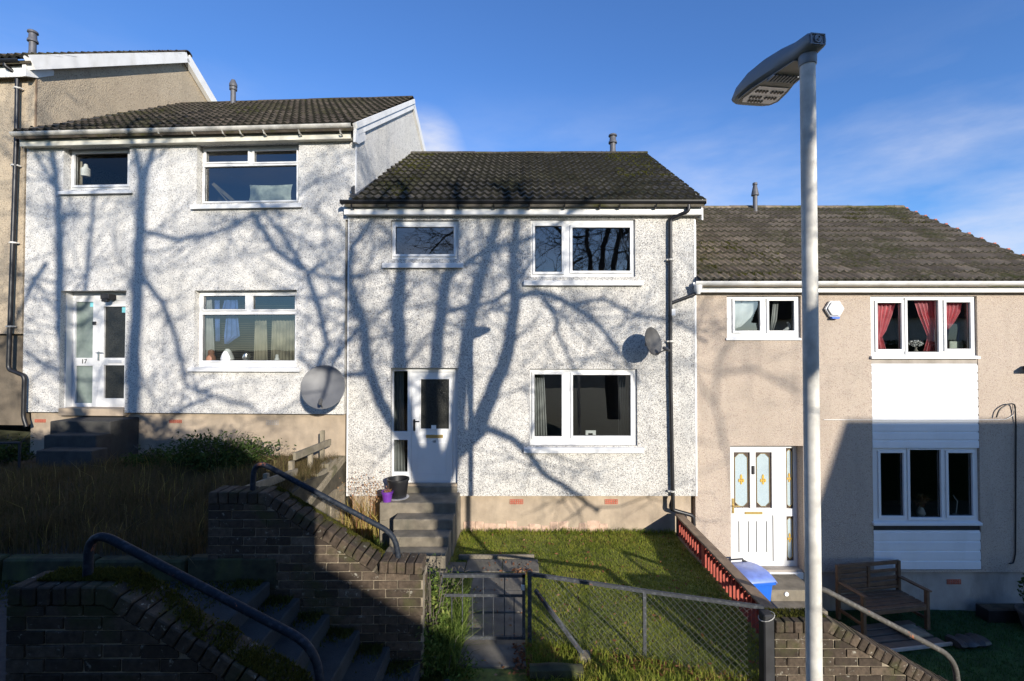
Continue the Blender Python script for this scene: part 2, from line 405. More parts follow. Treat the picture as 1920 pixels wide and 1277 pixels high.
M['wire'] = simple('fence_wire', (0.10, 0.103, 0.10), 0.7, 0.2, var=0.2, scale=14)
M['airbrick'] = simple('red_air_brick', (0.42, 0.12, 0.075), 0.85, var=0.2, scale=12)
M['clad'] = simple('white_pvc_cladding', (0.76, 0.765, 0.77), 0.35, var=0.03, scale=3, dirt=((0.6, 0.59, 0.56), 0.3))
M['bark'] = simple('tree_bark', (0.10, 0.085, 0.065), 0.9, var=0.4, scale=8, bump=0.6, bscale=30)
M['cream'] = simple('cream_render', (0.62, 0.55, 0.42), 0.9, var=0.1, scale=2)
M['gold'] = simple('polished_brass', (0.72, 0.52, 0.2), 0.3, 0.7, var=0.08)
M['yellow'] = simple('amber_glass_motif', (0.62, 0.38, 0.06), 0.35, var=0.1)
M['chrome'] = simple('chrome_handle', (0.6, 0.6, 0.6), 0.2, 0.9, var=0.05)
M['silver'] = simple('silver_plate', (0.6, 0.6, 0.62), 0.35, 0.4, var=0.05)
M['drapegrey'] = simple('grey_curtain', (0.42, 0.42, 0.41), 0.95, var=0.15, scale=4)
M['drapebeige'] = simple('beige_curtain', (0.40, 0.36, 0.27), 0.95, var=0.15, scale=4)
M['pink'] = simple('pink_curtain', (0.85, 0.30, 0.33), 0.9, var=0.15, scale=6)
M['white'] = simple('white_cloth', (0.8, 0.8, 0.79), 0.85, var=0.06, scale=5)
M['bluecloth'] = simple('blue_cloth', (0.11, 0.2, 0.5), 0.9, var=0.2, scale=7)
M['cushion'] = simple('pale_green_cushion', (0.55, 0.6, 0.52), 0.9, var=0.2, scale=14)
M['brownfig'] = simple('brown_ceramic', (0.36, 0.17, 0.1), 0.6, var=0.2, scale=12)
M['blindslat'] = simple('dark_blind', (0.1, 0.09, 0.07), 0.6, var=0.1)
M['teal'] = simple('teal_card', (0.2, 0.55, 0.6), 0.6, var=0.1)
M['rubble'] = simple('mossy_stone', (0.042, 0.042, 0.022), 0.95, var=0.5, scale=7, bump=0.7, bscale=30, dirt=((0.09, 0.11, 0.03), 0.8))
M['tarp'] = simple('black_tarpaulin', (0.025, 0.027, 0.03), 0.5, var=0.3, scale=6, bump=0.5, bscale=14)

def brickmat(name, stops, lichen, mossy):
    k = NB(name); p = k.pos(); c = k.ramp(k.rand(), stops)
    c = k.mix(k.ramp(k.noise(p, 26, 5), [(0.35, 0.0), (0.7, 0.6)]), c, tuple(x*0.45 for x in stops[0][1]))
    c = k.mix(k.ramp(k.noise(p, 17, 6, 0.65), [(0.62, 0.0), (0.68, lichen)]), c, (0.42, 0.4, 0.33))
    c = k.mix(k.ramp(k.noise(p, 3.2, 6, 0.6), [(0.52, 0.0), (0.66, mossy)]), c, (0.055, 0.06, 0.02))
    k.color(c).rough(0.93, 0, 0.2).bump(k.noise(p, 60, 5), 0.7, 0.008); return k.m
M['tileedge'] = simple('dark_tile_edge', (0.014, 0.014, 0.009), 1.0, var=0.5, scale=9)  # darker colour for the lower front edge of each tile
M['tileedge19'] = simple('brown_tile_edge', (0.045, 0.042, 0.03), 1.0, var=0.5, scale=9)
M['brick'] = brickmat('dark_garden_brick', [(0.0, (0.05, 0.038, 0.029)), (0.45, (0.085, 0.064, 0.047)), (0.9, (0.125, 0.093, 0.066)), (1.0, (0.17, 0.135, 0.1))], 0.6, 0.6)
M['stone'] = brickmat('retaining_block', [(0.0, (0.24, 0.2, 0.14)), (1.0, (0.34, 0.29, 0.21))], 0.4, 0.7)

def tilemat(name, dark, light, moss, mossamt):
    k = NB(name); p = k.pos(); big = k.noise(p, 0.8, 5, 0.6)
    c = k.mix(k.ramp(k.noise(p, 5, 6, 0.65), [(0.3, 0.0), (0.7, 1.0)]), dark, light)
    c = k.mix(0.5, c, k.ramp(k.rand(), [(0.0, tuple(x*0.5 for x in dark)), (0.85, tuple(x*1.05 for x in light)), (1.0, tuple(x*1.4 for x in light))]))
    c = k.mix(k.ramp(k.noise(p, 22, 4), [(0.63, 0.0), (0.7, 0.55)]), c, (0.27, 0.25, 0.21))
    mm = k.math('ADD', k.math('MULTIPLY', big, 0.55), k.math('MULTIPLY', k.noise(p, 9, 6, 0.7), 0.45))
    c = k.mix(k.ramp(mm, [(0.5, 0.0), (0.6, mossamt)]), c, moss)
    k.color(c).rough(0.95, 0, 0.15).bump(k.noise(p, 45, 5, 0.6), 0.8, 0.01); return k.m
M['tile18'] = tilemat('dark_mossy_roof_tile', (0.034, 0.030, 0.025), (0.105, 0.092, 0.074), (0.045, 0.045, 0.010), 0.85)
M['tile17'] = tilemat('dark_brown_roof_tile', (0.038, 0.030, 0.022), (0.10, 0.08, 0.06), (0.04, 0.042, 0.010), 0.85)
M['tile19'] = tilemat('grey_brown_roof_tile', (0.135, 0.105, 0.074), (0.27, 0.215, 0.155), (0.065, 0.07, 0.015), 0.8)

def paintrust(name, c, amt):
    k = NB(name); p = k.pos()
    f = k.noise(p, 4.5, 6, 0.65); c2 = k.mix(k.ramp(k.noise(p, 30, 4), [(0.5, 0.0), (0.7, 0.5)]), c, tuple(x*2.6+0.03 for x in c))
    k.color(k.mix(k.ramp(f, [(0.64-amt, 0.0), (0.67-amt, 1.0)]), c2, (0.33, 0.12, 0.06))).rough(0.6, 0.0, 0.25).bump(f, 0.15, 0.01); return k.m
M['rail'] = paintrust('dark_blue_rail_paint', (0.014, 0.019, 0.028), 0.03)
M['railgrey'] = paintrust('flaking_grey_rail_paint', (0.075, 0.07, 0.062), 0.01)
M['gate'] = paintrust('grey_gate_paint', (0.05, 0.054, 0.06), -0.01)

def bladed(name, stops, spec=0.15, trans=0.35, w=0.4, ns=2.5):
    k = NB(name); r = k.attr('rnd'); p = k.pos()
    f = k.math('ADD', k.math('MULTIPLY', r, 1 - w), k.math('MULTIPLY', k.noise(p, ns, 6, 0.65), w))
    c = k.ramp(f, stops); k.color(c).rough(0.75, 0, spec)
    tr = k.n.new('ShaderNodeBsdfTranslucent'); k.l.new(c, tr.inputs['Color']); ms = k.n.new('ShaderNodeMixShader'); ms.inputs[0].default_value = trans
    k.l.new(k.b.outputs[0], ms.inputs[1]); k.l.new(tr.outputs[0], ms.inputs[2]); k.l.new(ms.outputs[0], k.n['Material Output'].inputs[0]); return k.m
M['grass'] = bladed('lawn_grass', [(0.22, (0.06, 0.095, 0.012)), (0.45, (0.18, 0.225, 0.03)), (0.62, (0.30, 0.31, 0.05)), (0.78, (0.36, 0.27, 0.10))], w=0.62, ns=3.4)
M['lawnbase'] = simple('mossy_turf', (0.16, 0.17, 0.035), 1.0, var=0.5, scale=9, bump=0.8, bscale=40, dirt=((0.1, 0.075, 0.03), 0.6))
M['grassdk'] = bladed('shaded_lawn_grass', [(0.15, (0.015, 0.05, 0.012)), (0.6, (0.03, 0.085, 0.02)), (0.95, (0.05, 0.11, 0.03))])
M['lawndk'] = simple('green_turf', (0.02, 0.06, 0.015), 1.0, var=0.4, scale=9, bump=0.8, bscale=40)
M['straw'] = bladed('dry_grass', [(0.12, (0.06, 0.042, 0.02)), (0.45, (0.17, 0.125, 0.062)), (0.75, (0.085, 0.078, 0.03)), (0.95, (0.05, 0.065, 0.015))])
M['leaf'] = bladed('bramble_leaf', [(0.15, (0.02, 0.04, 0.010)), (0.6, (0.05, 0.085, 0.02)), (0.95, (0.12, 0.14, 0.04))])
M['weed'] = bladed('weed_leaf', [(0.15, (0.05, 0.09, 0.014)), (0.6, (0.13, 0.19, 0.04)), (0.95, (0.32, 0.33, 0.1))])
M['moss'] = bladed('moss', [(0.1, (0.035, 0.045, 0.008)), (0.6, (0.085, 0.085, 0.015)), (0.95, (0.14, 0.12, 0.03))])
M['deadleaf'] = bladed('fallen_leaf', [(0.1, (0.12, 0.05, 0.025)), (0.5, (0.24, 0.1, 0.05)), (0.95, (0.4, 0.25, 0.15))])
M['stemred'] = bladed('dried_stem', [(0.1, (0.36, 0.26, 0.07)), (0.5, (0.42, 0.2, 0.12)), (0.95, (0.5, 0.38, 0.2))])
M['stemyel'] = bladed('yellow_leaf', [(0.1, (0.2, 0.2, 0.05)), (0.5, (0.45, 0.35, 0.1)), (0.95, (0.5, 0.4, 0.2))])

def glassmat(name, tint, boost, rough=0.0, wav=0.0):
    m = bpy.data.materials.new(name); m.use_nodes = True; n, l = m.node_tree.nodes, m.node_tree.links
    n.remove(n['Principled BSDF']); out = n['Material Output']
    tr = n.new('ShaderNodeBsdfTransparent'); tr.inputs['Color'].default_value = (*tint, 1)
    gl = n.new('ShaderNodeBsdfGlossy'); gl.inputs['Roughness'].default_value = rough
    fr = n.new('ShaderNodeFresnel'); fr.inputs['IOR'].default_value = 1.5
    mu = n.new('ShaderNodeMath'); mu.operation = 'MULTIPLY'; mu.inputs[1].default_value = boost; mu.use_clamp = True
    l.new(fr.outputs[0], mu.inputs[0]); mixs = n.new('ShaderNodeMixShader')
    l.new(mu.outputs[0], mixs.inputs[0]); l.new(tr.outputs[0], mixs.inputs[1]); l.new(gl.outputs[0], mixs.inputs[2]); l.new(mixs.outputs[0], out.inputs[0])
    if wav:
        g = n.new('ShaderNodeNewGeometry'); no = n.new('ShaderNodeTexNoise'); no.inputs['Scale'].default_value = 1.6
        bp = n.new('ShaderNodeBump'); bp.inputs['Strength'].default_value = wav; bp.inputs['Distance'].default_value = 0.02
        l.new(g.outputs['Position'], no.inputs['Vector']); l.new(no.outputs['Fac'], bp.inputs['Height']); l.new(bp.outputs[0], gl.inputs['Normal'])
    return m
M['glassdim'] = glassmat('dim_reflection_glass', (0.8, 0.82, 0.8), 1.2, 0.0, 0.06)  # dark reflection put into the material: weaker gloss for one small upper pane
M['glass'] = glassmat('window_glass', (0.72, 0.76, 0.76), 4.0, 0.0, 0.06)
k = NB('frosted_door_glass'); p = k.pos()
k.color(k.ramp(k.noise(p, 70, 3), [(0.3, (0.012, 0.013, 0.012)), (0.75, (0.045, 0.045, 0.04))])).rough(0.22, 0, 0.5).bump(k.noise(p, 60, 3), 0.6, 0.01); M['frostdk'] = k.m
k = NB('pale_frosted_glass'); p = k.pos()
k.color(k.ramp(k.noise(p, 3, 3), [(0.3, (0.14, 0.18, 0.16)), (0.75, (0.28, 0.32, 0.29))])).rough(0.18, 0, 0.5).bump(k.noise(p, 90, 3), 0.3, 0.005); M['frostlt'] = k.m
k = NB('blue_grey_obscured_glass'); p = k.pos()
k.color(k.ramp(k.noise(p, 80, 3), [(0.3, (0.34, 0.42, 0.45)), (0.75, (0.44, 0.52, 0.55))])).rough(0.25, 0, 0.5).bump(k.noise(p, 120, 3), 0.3, 0.005); M['frostbl'] = k.m
# ------------------------------------------------------------------ ground under everything
GZ17, GZ18, GZ19 = -1.95, -3.34, -4.74
def gheight(x, y):
    h = -4.0 - 0.215 * max(-13, min(13, x))
    if y < 2.2: h += 0.25 * min(1, (2.2 - y) / 2.0)
    return h
mb = MB(); N = 60
gs = [-160 + 320 * i / 16 for i in range(3)] + [-30 + i for i in range(61)] + [100, 160]
gs = sorted(set([-160, -90, -50] + [-30 + i for i in range(61)] + [50, 90, 160]))
for y in gs:
    for x in gs: mb.v.append((x, y, gheight(x, y)))
n = len(gs)
mb.f = [(j*n+i, j*n+i+1, (j+1)*n+i+1, (j+1)*n+i) for j in range(n-1) for i in range(n-1)]
struct(mb.build('ground', M['ground'], smooth=True))

fr18 = Fr((P(649, 930, 8.5).x, 8.5, GZ18), 0.0)
fr17 = Fr((P(649, 775, 8.5).x, 8.5, GZ17), R(-3))
fr19 = Fr((P(1304, 930, 8.55).x, 8.55, GZ19), 0.0)
w17 = -fr17.L(46, 520)[0]                         # width of house 17
o16 = fr17.W(-w17, 0, 1.40); fr16 = Fr(o16, R(-3))
fr20 = Fr((P(1304, 930, 8.55).x + 6.62, 8.55, GZ19 - 1.4), 0.0)

# one roof tile: two rolls, thick lower edge
def tile_mesh(mat, w=0.296, gauge=0.335):
    mb = MB(); nx = 12; L_ = gauge + 0.06; t = 0.046
    for j, (y, dz) in enumerate(((0.0, 0.056), (L_, 0.0))):
        for i in range(nx + 1):
            x = w * i / nx
            mb.v.append((x, y, dz + 0.040 * (0.5 - 0.5 * math.cos(4 * math.pi * i / nx))**1.4))
    for i in range(nx + 1):
        v = mb.v[i]; mb.v.append((v[0], 0.004, v[2] - t))
    a, b = nx + 1, 2 * (nx + 1)
    for i in range(nx):
        mb.f.append((i, i+1, a+i+1, a+i)); mb.f.append((b+i, b+i+1, i+1, i))
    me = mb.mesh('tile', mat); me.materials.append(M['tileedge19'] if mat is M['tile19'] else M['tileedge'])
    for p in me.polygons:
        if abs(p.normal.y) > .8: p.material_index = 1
    return me

def gutter_mb(x0, x1, y, z, r=0.066, t=0.006, n=9):
    poly = [(y + r*math.cos(math.pi + math.pi*k/n), z + r*math.sin(math.pi + math.pi*k/n)) for k in range(n+1)]
    poly += [(y + (r-t)*math.cos(2*math.pi - math.pi*k/n), z + (r-t)*math.sin(2*math.pi - math.pi*k/n)) for k in range(n+1)]
    return MB().prismx(poly, x0, x1)

def roof(h, x0, x1, ye, ze, yr, zr, tmat, D, rows=14, ridge=True, nparts=300, tiles=True, x0t=None):
    """front slope from the eave (ye, ze) to the ridge (yr, zr), plain rear slope; tiles as parts"""
    p = math.atan2(zr - ze, yr - ye); L_ = math.hypot(zr - ze, yr - ye); g = L_ / rows
    mb = MB(); t = 0.05
    mb.prismx([(ye + 0.02, ze - 0.03), (yr, zr - 0.03), (yr, zr - 0.03 - t), (ye + 0.02, ze - 0.03 - t)], x0, x1 - 0.01)
    yb = 2 * yr - ye
    mb.prismx([(yr, zr - 0.03), (yb, ze - 0.03), (yb, ze - 0.03 - t), (yr, zr - 0.03 - t)], x0, x1 - 0.01)
    rf = mb.build('roof', tmat, h)
    if not tiles: return rf, p, g
    me = tile_mesh(tmat, gauge=g)
    xa = x0 if x0t is None else x0t
    nc = int(math.ceil((x1 - xa) / 0.297 - 0.2)); cw = (x1 - xa) / nc
    spots = [(r, c) for r in range(rows) for c in range(nc)]
    keep = spots[:nparts]; rest = spots[nparts:]
    def place(r, c):
        s = r * g + random.uniform(-.006, .006)
        return ((xa + c*cw + random.uniform(-.003, .003)), ye + s*math.cos(p), ze + s*math.sin(p) + random.uniform(0, .008))
    for r, c in keep:
        inst('tile', me, rf, place(r, c), (p, random.uniform(-.012, .012), random.uniform(-.008, .008)), (cw/0.297, 1, 1))
    if rest:
        mb = MB(); rot = Matrix.Rotation(p, 4, 'X')
        vs = [v.co.copy() for v in me.vertices]; fs = [tuple(q.vertices) for q in me.polygons]
        for r, c in rest:
            o = Vector(place(r, c)); mb.add([rot @ v + o for v in vs], fs)
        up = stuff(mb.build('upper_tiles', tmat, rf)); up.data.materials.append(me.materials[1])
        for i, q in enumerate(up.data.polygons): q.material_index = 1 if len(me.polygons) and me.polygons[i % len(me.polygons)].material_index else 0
    if ridge:
        nr = int((x1 - xa) / 0.44); w = (x1 - xa) / nr
        mb = MB(); n = 8
        for xx in (0.003, w + 0.015):
            for rr in (0.115, 0.095):
                for k in range(n + 1):
                    a = math.pi * k / n; mb.v.append((xx, rr * 1.15 * math.cos(a), rr * 0.8 * math.sin(a)))
        q = n + 1
        for k in range(n):
            mb.f += [(k, k+1, 2*q+k+1, 2*q+k), (q+k, 3*q+k, 3*q+k+1, q+k+1), (k, q+k, q+k+1, k+1), (2*q+k, 2*q+k+1, 3*q+k+1, 3*q+k)]
        rm = mb.mesh('ridge_tile', tmat)
        for c in range(nr): inst('ridge_tile', rm, rf, (xa + c*w, yr, zr - 0.02 + random.uniform(-.006, .006)), (random.uniform(-.02, .02), 0, random.uniform(-.006, .006)))
    return rf, p, g

def shell(h, x0, x1, zpl, ze, zrw, yr, D, wall, plinth, holes, rec=0.1, base=-0.5, right_gable=None, left_open=False):
    """walls: front with openings, gables, back; plinth below"""
    tp = (zrw - ze) / yr
    mb = MB(); mb.slab(x0 + 0.2, x1 - 0.2, zpl, ze, 0.0, 0.25, holes)
    gab = [(0, zpl), (D, zpl), (D, ze), (yr, zrw), (0, ze)]
    mb.prismx(gab, x0, x0 + 0.2)
    if right_gable:
        gx0, gx1, gz = right_gable
        mb.prismx([(0, gz), (D, gz), (D, ze), (yr, zrw), (0, ze)], gx0, gx1)
        mb.slab(x1 - 0.2, gx0, zpl, ze, 0.0, 0.25)
    else: mb.prismx(gab, x1 - 0.2, x1)
    mb.box(x0 + 0.2, x1 - 0.2, D - 0.25, D, zpl, ze)
    w = mb.build('wall', wall, h)
    if plinth:
        mb = MB(); mb.box(x0 + rec*0.6, x1 - rec*0.6, rec, rec + 0.3, base, zpl + 0.02)
        mb.box(x0 + .05, x0 + .25, rec + .3, D - .05, base, zpl); mb.box(x1 - .25, x1 - .05, rec + .3, D - .05, base, zpl)
        mb.build('plinth', plinth, h)
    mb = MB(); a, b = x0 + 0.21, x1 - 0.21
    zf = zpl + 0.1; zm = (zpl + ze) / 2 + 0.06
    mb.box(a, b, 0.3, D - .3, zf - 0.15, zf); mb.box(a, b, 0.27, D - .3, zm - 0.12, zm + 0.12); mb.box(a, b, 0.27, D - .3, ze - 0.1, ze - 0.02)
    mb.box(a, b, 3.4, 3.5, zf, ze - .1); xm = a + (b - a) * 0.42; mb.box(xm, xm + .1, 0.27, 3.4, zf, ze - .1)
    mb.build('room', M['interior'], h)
    return w

def window(h, fr, hole, panes, dy, sill=None, frame=None, glass=None, label=None, name='window', sash=0.045, vent=False, sillproud=0.07):
    """frame set back dy in its opening; one sash ring and one pane for every light"""
    frame = frame or M['upvc']; x0, x1, z0, z1 = hole; e = 0.0015
    ps = [fr.rect(*q, dy) for q in panes]
    w = MB().slab(x0 + e, x1 - e, z0 + e, z1 - e, dy, dy + 0.07, [(p[0]-.02, p[1]+.02, p[2]-.02, p[3]+.02) for p in ps]).build(name, frame, h, bevel=0.004)
    if label: w['label'] = label
    for i, p in enumerate(ps):
        o = (max(p[0]-sash, x0+.006), min(p[1]+sash, x1-.006), max(p[2]-sash, z0+.006), min(p[3]+sash, z1-.006))
        MB().slab(*o, dy - 0.024, dy + 0.05, [p]).build('sash', frame, w, bevel=0.005)
        g = glass[i] if isinstance(glass, list) else (glass or M['glass'])
        MB().quad((p[0]-.004, dy+.02, p[2]-.004), (p[1]+.004, dy+.02, p[2]-.004), (p[1]+.004, dy+.02, p[3]+.004), (p[0]-.004, dy+.02, p[3]+.004)).build('pane', g, w)
        mbg = MB()
        gw = 0.008
        mbg.slab(p[0], p[1], p[2], p[3], dy + 0.012, dy + 0.019, [(p[0]+gw, p[1]-gw, p[2]+gw, p[3]-gw)]); mbg.build('gasket', M['blackmatt'], w)
    if vent:
        p = ps[-1]; c = (p[0] + p[1]) / 2
        MB().cbox(c - .2, c + .2, dy - .03, dy - .017, p[3] + .015, p[3] + .038, .003).build('trickle_vent', frame, w)
    if sill:
        s = fr.rect(*sill, -sillproud)
        mb = MB(); mb.prismx([(-sillproud, s[2]), (-sillproud, s[3]-.006), (-sillproud+.008, s[3]), (dy + .01, s[3] + .02), (dy + .01, s[2]), (-.01, s[2]), (-.02, s[2] + .012), (-sillproud+.02, s[2]+.012), (-sillproud+.018, s[2])], s[0], s[1])
        mb.build('sill', frame, w, bevel=0.003)
    return w, ps

def clips(h, fr, us, v, y, mat, parent=None):
    for u in us:
        x, z = fr.L(u, v, y); MB().prismx([(y-.07, z+.035), (y-.062, z+.035), (y-.03, z-.02), (y+.05, z-.035), (y+.05, z-.015), (y-.03, z), (y-.06, z+.02)], x-.012, x+.012).build('bracket', mat, parent or h)

def airbrick(h, fr, u0, v0, u1, v1, dy, mat):
    r = fr.rect(u0, v0, u1, v1, dy); mb = MB(); n = 6; w = (r[1]-r[0])
    hs = [(r[0]+w*(i+.3)/n, r[0]+w*(i+.7)/n, z0, z1) for i in range(n) for z0, z1 in ((r[2]+.008, (r[2]+r[3])/2-.006), ((r[2]+r[3])/2+.006, r[3]-.008))]
    return mb.slab(*r, dy-.012, dy+.012, hs).build('air_brick', mat, h)

def flue(h, fr, u, vb, vt, y, r=0.055, cap='cowl', lean=0):
    (x, z0), (_, z1) = fr.L(u, vb, y), fr.L(u, vt, y); H = z1 - z0
    if cap == 'round': prof = [(r*1.1, -.25), (r, .06), (r, H*.62), (r*1.45, H*.64), (r*1.45, H*.72), (r*1.2, H*.74), (r*1.5, H*.76), (r*1.5, H*.84), (r*1.2, H*.9), (r*.7, H)]
    elif cap == 'cone': prof = [(r*1.9, -.25), (r*1.2, .05), (r, .12), (r, H*.55), (r*1.7, H*.57), (r*1.6, H*.63), (r*.8, H*.92), (r*1.1, H*.93), (r*1.0, H)]
    else: prof = [(r*1.6, -.25), (r*1.1, .04), (r, .08), (r, H*.5), (r*1.5, H*.52), (r*1.45, H*.6), (r*1.15, H*.66), (r*1.05, H*.86), (r*1.5, H*.9), (r*1.4, H*.97), (r*1.1, H)]
    return MB().lathe(prof, 16).build('flue', M['flue'], h, smooth=True, loc=(x, y, z0))

def pipe(h, name, pts, mat, r=0.034, clipz=(), rad=0.07, clipmat=None):
    o = MB().tube(arc(pts, rad), r, 12).build(name, mat, h, smooth=True)
    for p in clipz:
        p = Vector(p); MB().lathe([(r*1.15, -.016), (r*1.28, -.012), (r*1.28, .012), (r*1.15, .016)], 12).box(r*1.1, r*2.0, -.01, .05, -.012, .012).box(-r*2.0, -r*1.1, -.01, .05, -.012, .012).build('pipe_clip', clipmat or M['galv'], o, loc=p)
    return o

def digits(h, fr, txt, u, v, dy, height, mat):
    c = bpy.data.curves.new('door_number', 'FONT'); c.body = txt; c.size = height * 1.4; c.extrude = 0.003; c.align_x = 'CENTER'; c.align_y = 'CENTER'
    c.materials.append(mat); t_ = bpy.data.objects.new('door_number', c); COL.objects.link(t_)
    dg = bpy.context.evaluated_depsgraph_get(); me = bpy.data.meshes.new_from_object(t_.evaluated_get(dg)); bpy.data.objects.remove(t_)
    o = bpy.data.objects.new('door_number', me); COL.objects.link(o); o.parent = h
    x, z = fr.L(u, v, dy); o.location = (x, dy - .004, z); o.rotation_euler = (R(90), 0, 0); return o

# ================================================================== house 18 (white speckled, centre)
h18 = thing('terraced_house', 'middle house in black and white speckled pebbledash with black gutter, numbered 18', 'house', fr18.o, 0, 'stepped terrace of houses')
L = fr18.L
x1_18 = L(1306, 700)[0]; zpl = L(900, 930)[1]; ze18 = L(980, 404)[1]
wup1 = fr18.rect(733, 413, 859, 486); wup2 = fr18.rect(995, 411, 1191, 519)
wlow = fr18.rect(993, 692, 1195, 836); dr = fr18.rect(732, 690, 858, 930)
dr = (dr[0], dr[1], zpl - 0.01, dr[3])
yr = 3.6; zr18 = L(980, 290, yr)[1]; zg18 = L(980, 379, -0.22)[1]
tan18 = (zr18 - zg18) / (yr + 0.22)
shell(h18, 0, x1_18, zpl, zg18 + 0.22*tan18 - 0.1, zr18 - 0.1, yr, 7.2, M['harl18'], M['plinth'], [wup1, wup2, wlow, dr], rec=0.12)
MB().box(0.004, 0.03, -0.006, 0.02, zpl, L(660, 404)[1]).build('corner_bead', M['upvc'], h18)
MB().box(x1_18-.03, x1_18+.004, -0.006, 0.02, zpl, L(1300, 412)[1]).build('corner_bead', M['upvc'], h18)
xt0 = L(668, 400)[0] + 0.03
rf18, p18, g18 = roof(h18, 0.02, x1_18 + 0.09, -0.24, zg18, yr, zr18, M['tile18'], 7.2, x0t=xt0)
# flashing against the gable of the house uphill
a = Vector((xt0 - .05, -0.1, zg18 + .14*tan18 + .05)); b = Vector((xt0 - .05, yr, zr18 + 0.06))
MB().beam(a, b, 0.14, 0.05).build('flashing', M['lead'], rf18)
MB().beam(a + Vector((-.02, 0, .09)), b + Vector((-.02, 0, .09)), 0.03, 0.14).build('flashing', M['lead'], rf18)
MB().beam((x1_18 + .03, -.22, zg18 - .02), (x1_18 + .03, yr, zr18 - .04), .05, .06).build('verge_mortar', M['mortar'], rf18)
fz = fr18.rect(645, 388, 1312, 402, -0.14)
fa = MB().box(fz[0] + .0, x1_18 + .06, -0.14, -0.115, fz[2], fz[3] + .03).build('fascia', M['fascia'], h18, bevel=.003)
MB().box(fz[0] + .01, x1_18 + .05, -0.115, -0.002, fz[2] + .005, fz[2] + .02).build('soffit', M['fascia'], fa)
MB().prismx([(-.14, fz[2]-.10), (-.02, fz[2]-.06), (.3, fz[2]+.13), (.3, fz[2]+.3), (-.14, fz[3]-.02)], x1_18 + .061, x1_18 + .085).build('verge_box', M['fascia'], fa)
MB().beam((x1_18 + .075, -.1, zg18 - .0), (x1_18 + .075, yr, zr18 - .17), .03, .18).build('bargeboard', M['fascia'], h18)
gx0, gx1 = L(640, 380, -.21)[0], L(1322, 380, -.21)[0]; gz = L(980, 380, -.21)[1]
gu = gutter_mb(gx0, gx1, -.205, gz + .035).build('gutter', M['black'], h18)
MB().box(gx0 - .006, gx0, -.27, -.14, gz - .03, gz + .045).box(gx1, gx1 + .006, -.27, -.14, gz - .03, gz + .045).build('gutter_end', M['black'], gu)
clips(h18, fr18, [661, 727, 793, 859, 926, 992, 1058, 1124, 1161, 1229], 388, -.2, M['black'], gu)
flue(h18, fr18, 1149, 287, 252, yr + .1, 0.075)
w, _ = window(h18, fr18, wup1, [(742, 426, 851, 477)], 0.05, (716, 493, 868, 502), label='small upper window over the front door', vent=True)
window(h18, fr18, wup2, [(1003, 424, 1053, 510), (1073, 427, 1181, 508)], 0.05, (982, 526, 1207, 535), label='two-light upper window on the right', vent=True)
window(h18, fr18, wlow, [(1002, 702, 1053, 818), (1074, 703, 1182, 817)], 0.05, (982, 841, 1208, 850), label='two-light lower window beside the front door')
# front door
dy = 0.1; zsl = L(800, 905, dy)[1]
dsl = fr18.rect(738, 696, 764, 809, dy); dsl2 = fr18.rect(738, 825, 764, 885, dy); dlf = fr18.rect(772, 698, 849, 902, dy)
drn = MB().slab(dr[0]+.002, dr[1]-.002, zsl, dr[3]-.002, dy, dy + .07, [dsl, dsl2, (dlf[0]-.004, dlf[1]+.004, dlf[2]-.003, dlf[3]+.004)]).build('door', M['upvc'], h18, bevel=.004)
for q in (dsl, dsl2):
    MB().quad((q[0], dy+.03, q[2]), (q[1], dy+.03, q[2]), (q[1], dy+.03, q[3]), (q[0], dy+.03, q[3])).build('pane', M['glass'], drn)
gl = fr18.rect(789, 711, 842, 804, dy)
lf = MB().slab(*dlf, dy - .004, dy + .05, [gl]).build('door_leaf', M['upvc'], drn, bevel=.004)
MB().slab(gl[0]-.022, gl[1]+.022, gl[2]-.022, gl[3]+.022, dy-.016, dy+.01, [gl]).build('glazing_bead', M['upvc'], drn, bevel=.004)
MB().quad((gl[0], dy+.02, gl[2]), (gl[1], dy+.02, gl[2]), (gl[1], dy+.02, gl[3]), (gl[0], dy+.02, gl[3])).build('frosted_pane', M['frostdk'], drn)
q = fr18.rect(782, 830, 838, 890, dy)
MB().slab(*q, dy-.010, dy, [(q[0]+.02, q[1]-.02, q[2]+.02, q[3]-.02)]).build('door_moulding', M['upvc'], drn, bevel=.004)
q = fr18.rect(799, 815, 831, 821, dy)
MB().cbox(*q[:2], dy-.018, dy-.003, *q[2:], .004).build('letterbox', M['gold'], drn)
q = fr18.rect(775, 786, 779, 808, dy)
MB().cbox(*q[:2], dy-.014, dy-.003, *q[2:], .004).cbox(q[0]+.005, q[0]+.12, dy-.05, dy-.035, q[3]-.045, q[3]-.025, .004).cbox(q[0]+.008, q[0]+.026, dy-.05, dy-.01, q[3]-.045, q[3]-.025, .003).build('handle', M['black'], drn)
digits(drn, fr18, '18', 814, 828, dy - .004, .045, M['black'])
q = fr18.rect(809, 799, 818, 804, dy); MB().box(*q[:2], dy-.02, dy-.017, q[2], q[3]+.02).build('sticker', M['white'], drn)
MB().box(dr[0]+.01, dr[1]-.01, -.02, .3, zpl - .03, zsl - .045).build('threshold', M['steps'], h18, bevel=.008)
MB().box(dr[0]+.3, dr[1]-.01, .02, .3, zsl - .045, zsl - .001).build('door_sill', M['plinth'], h18)
for q in ((956, 936, 981, 945), (1134, 936, 1158, 945)): airbrick(h18, fr18, *q, .12, M['airbrick'])
# broken brick footing course at the foot of the plinth
mb = MB(); x = L(868, 990)[0]
while x < L(1140, 990)[0]:
    w_ = random.uniform(.13, .24); hgt = random.uniform(.09, .21)
    MB().cbox(x, x + w_ - .004, .112 - random.uniform(0, .006), .16, -.12, hgt, .012, .008).build('footing_brick', M['brickrow'], h18); x += w_
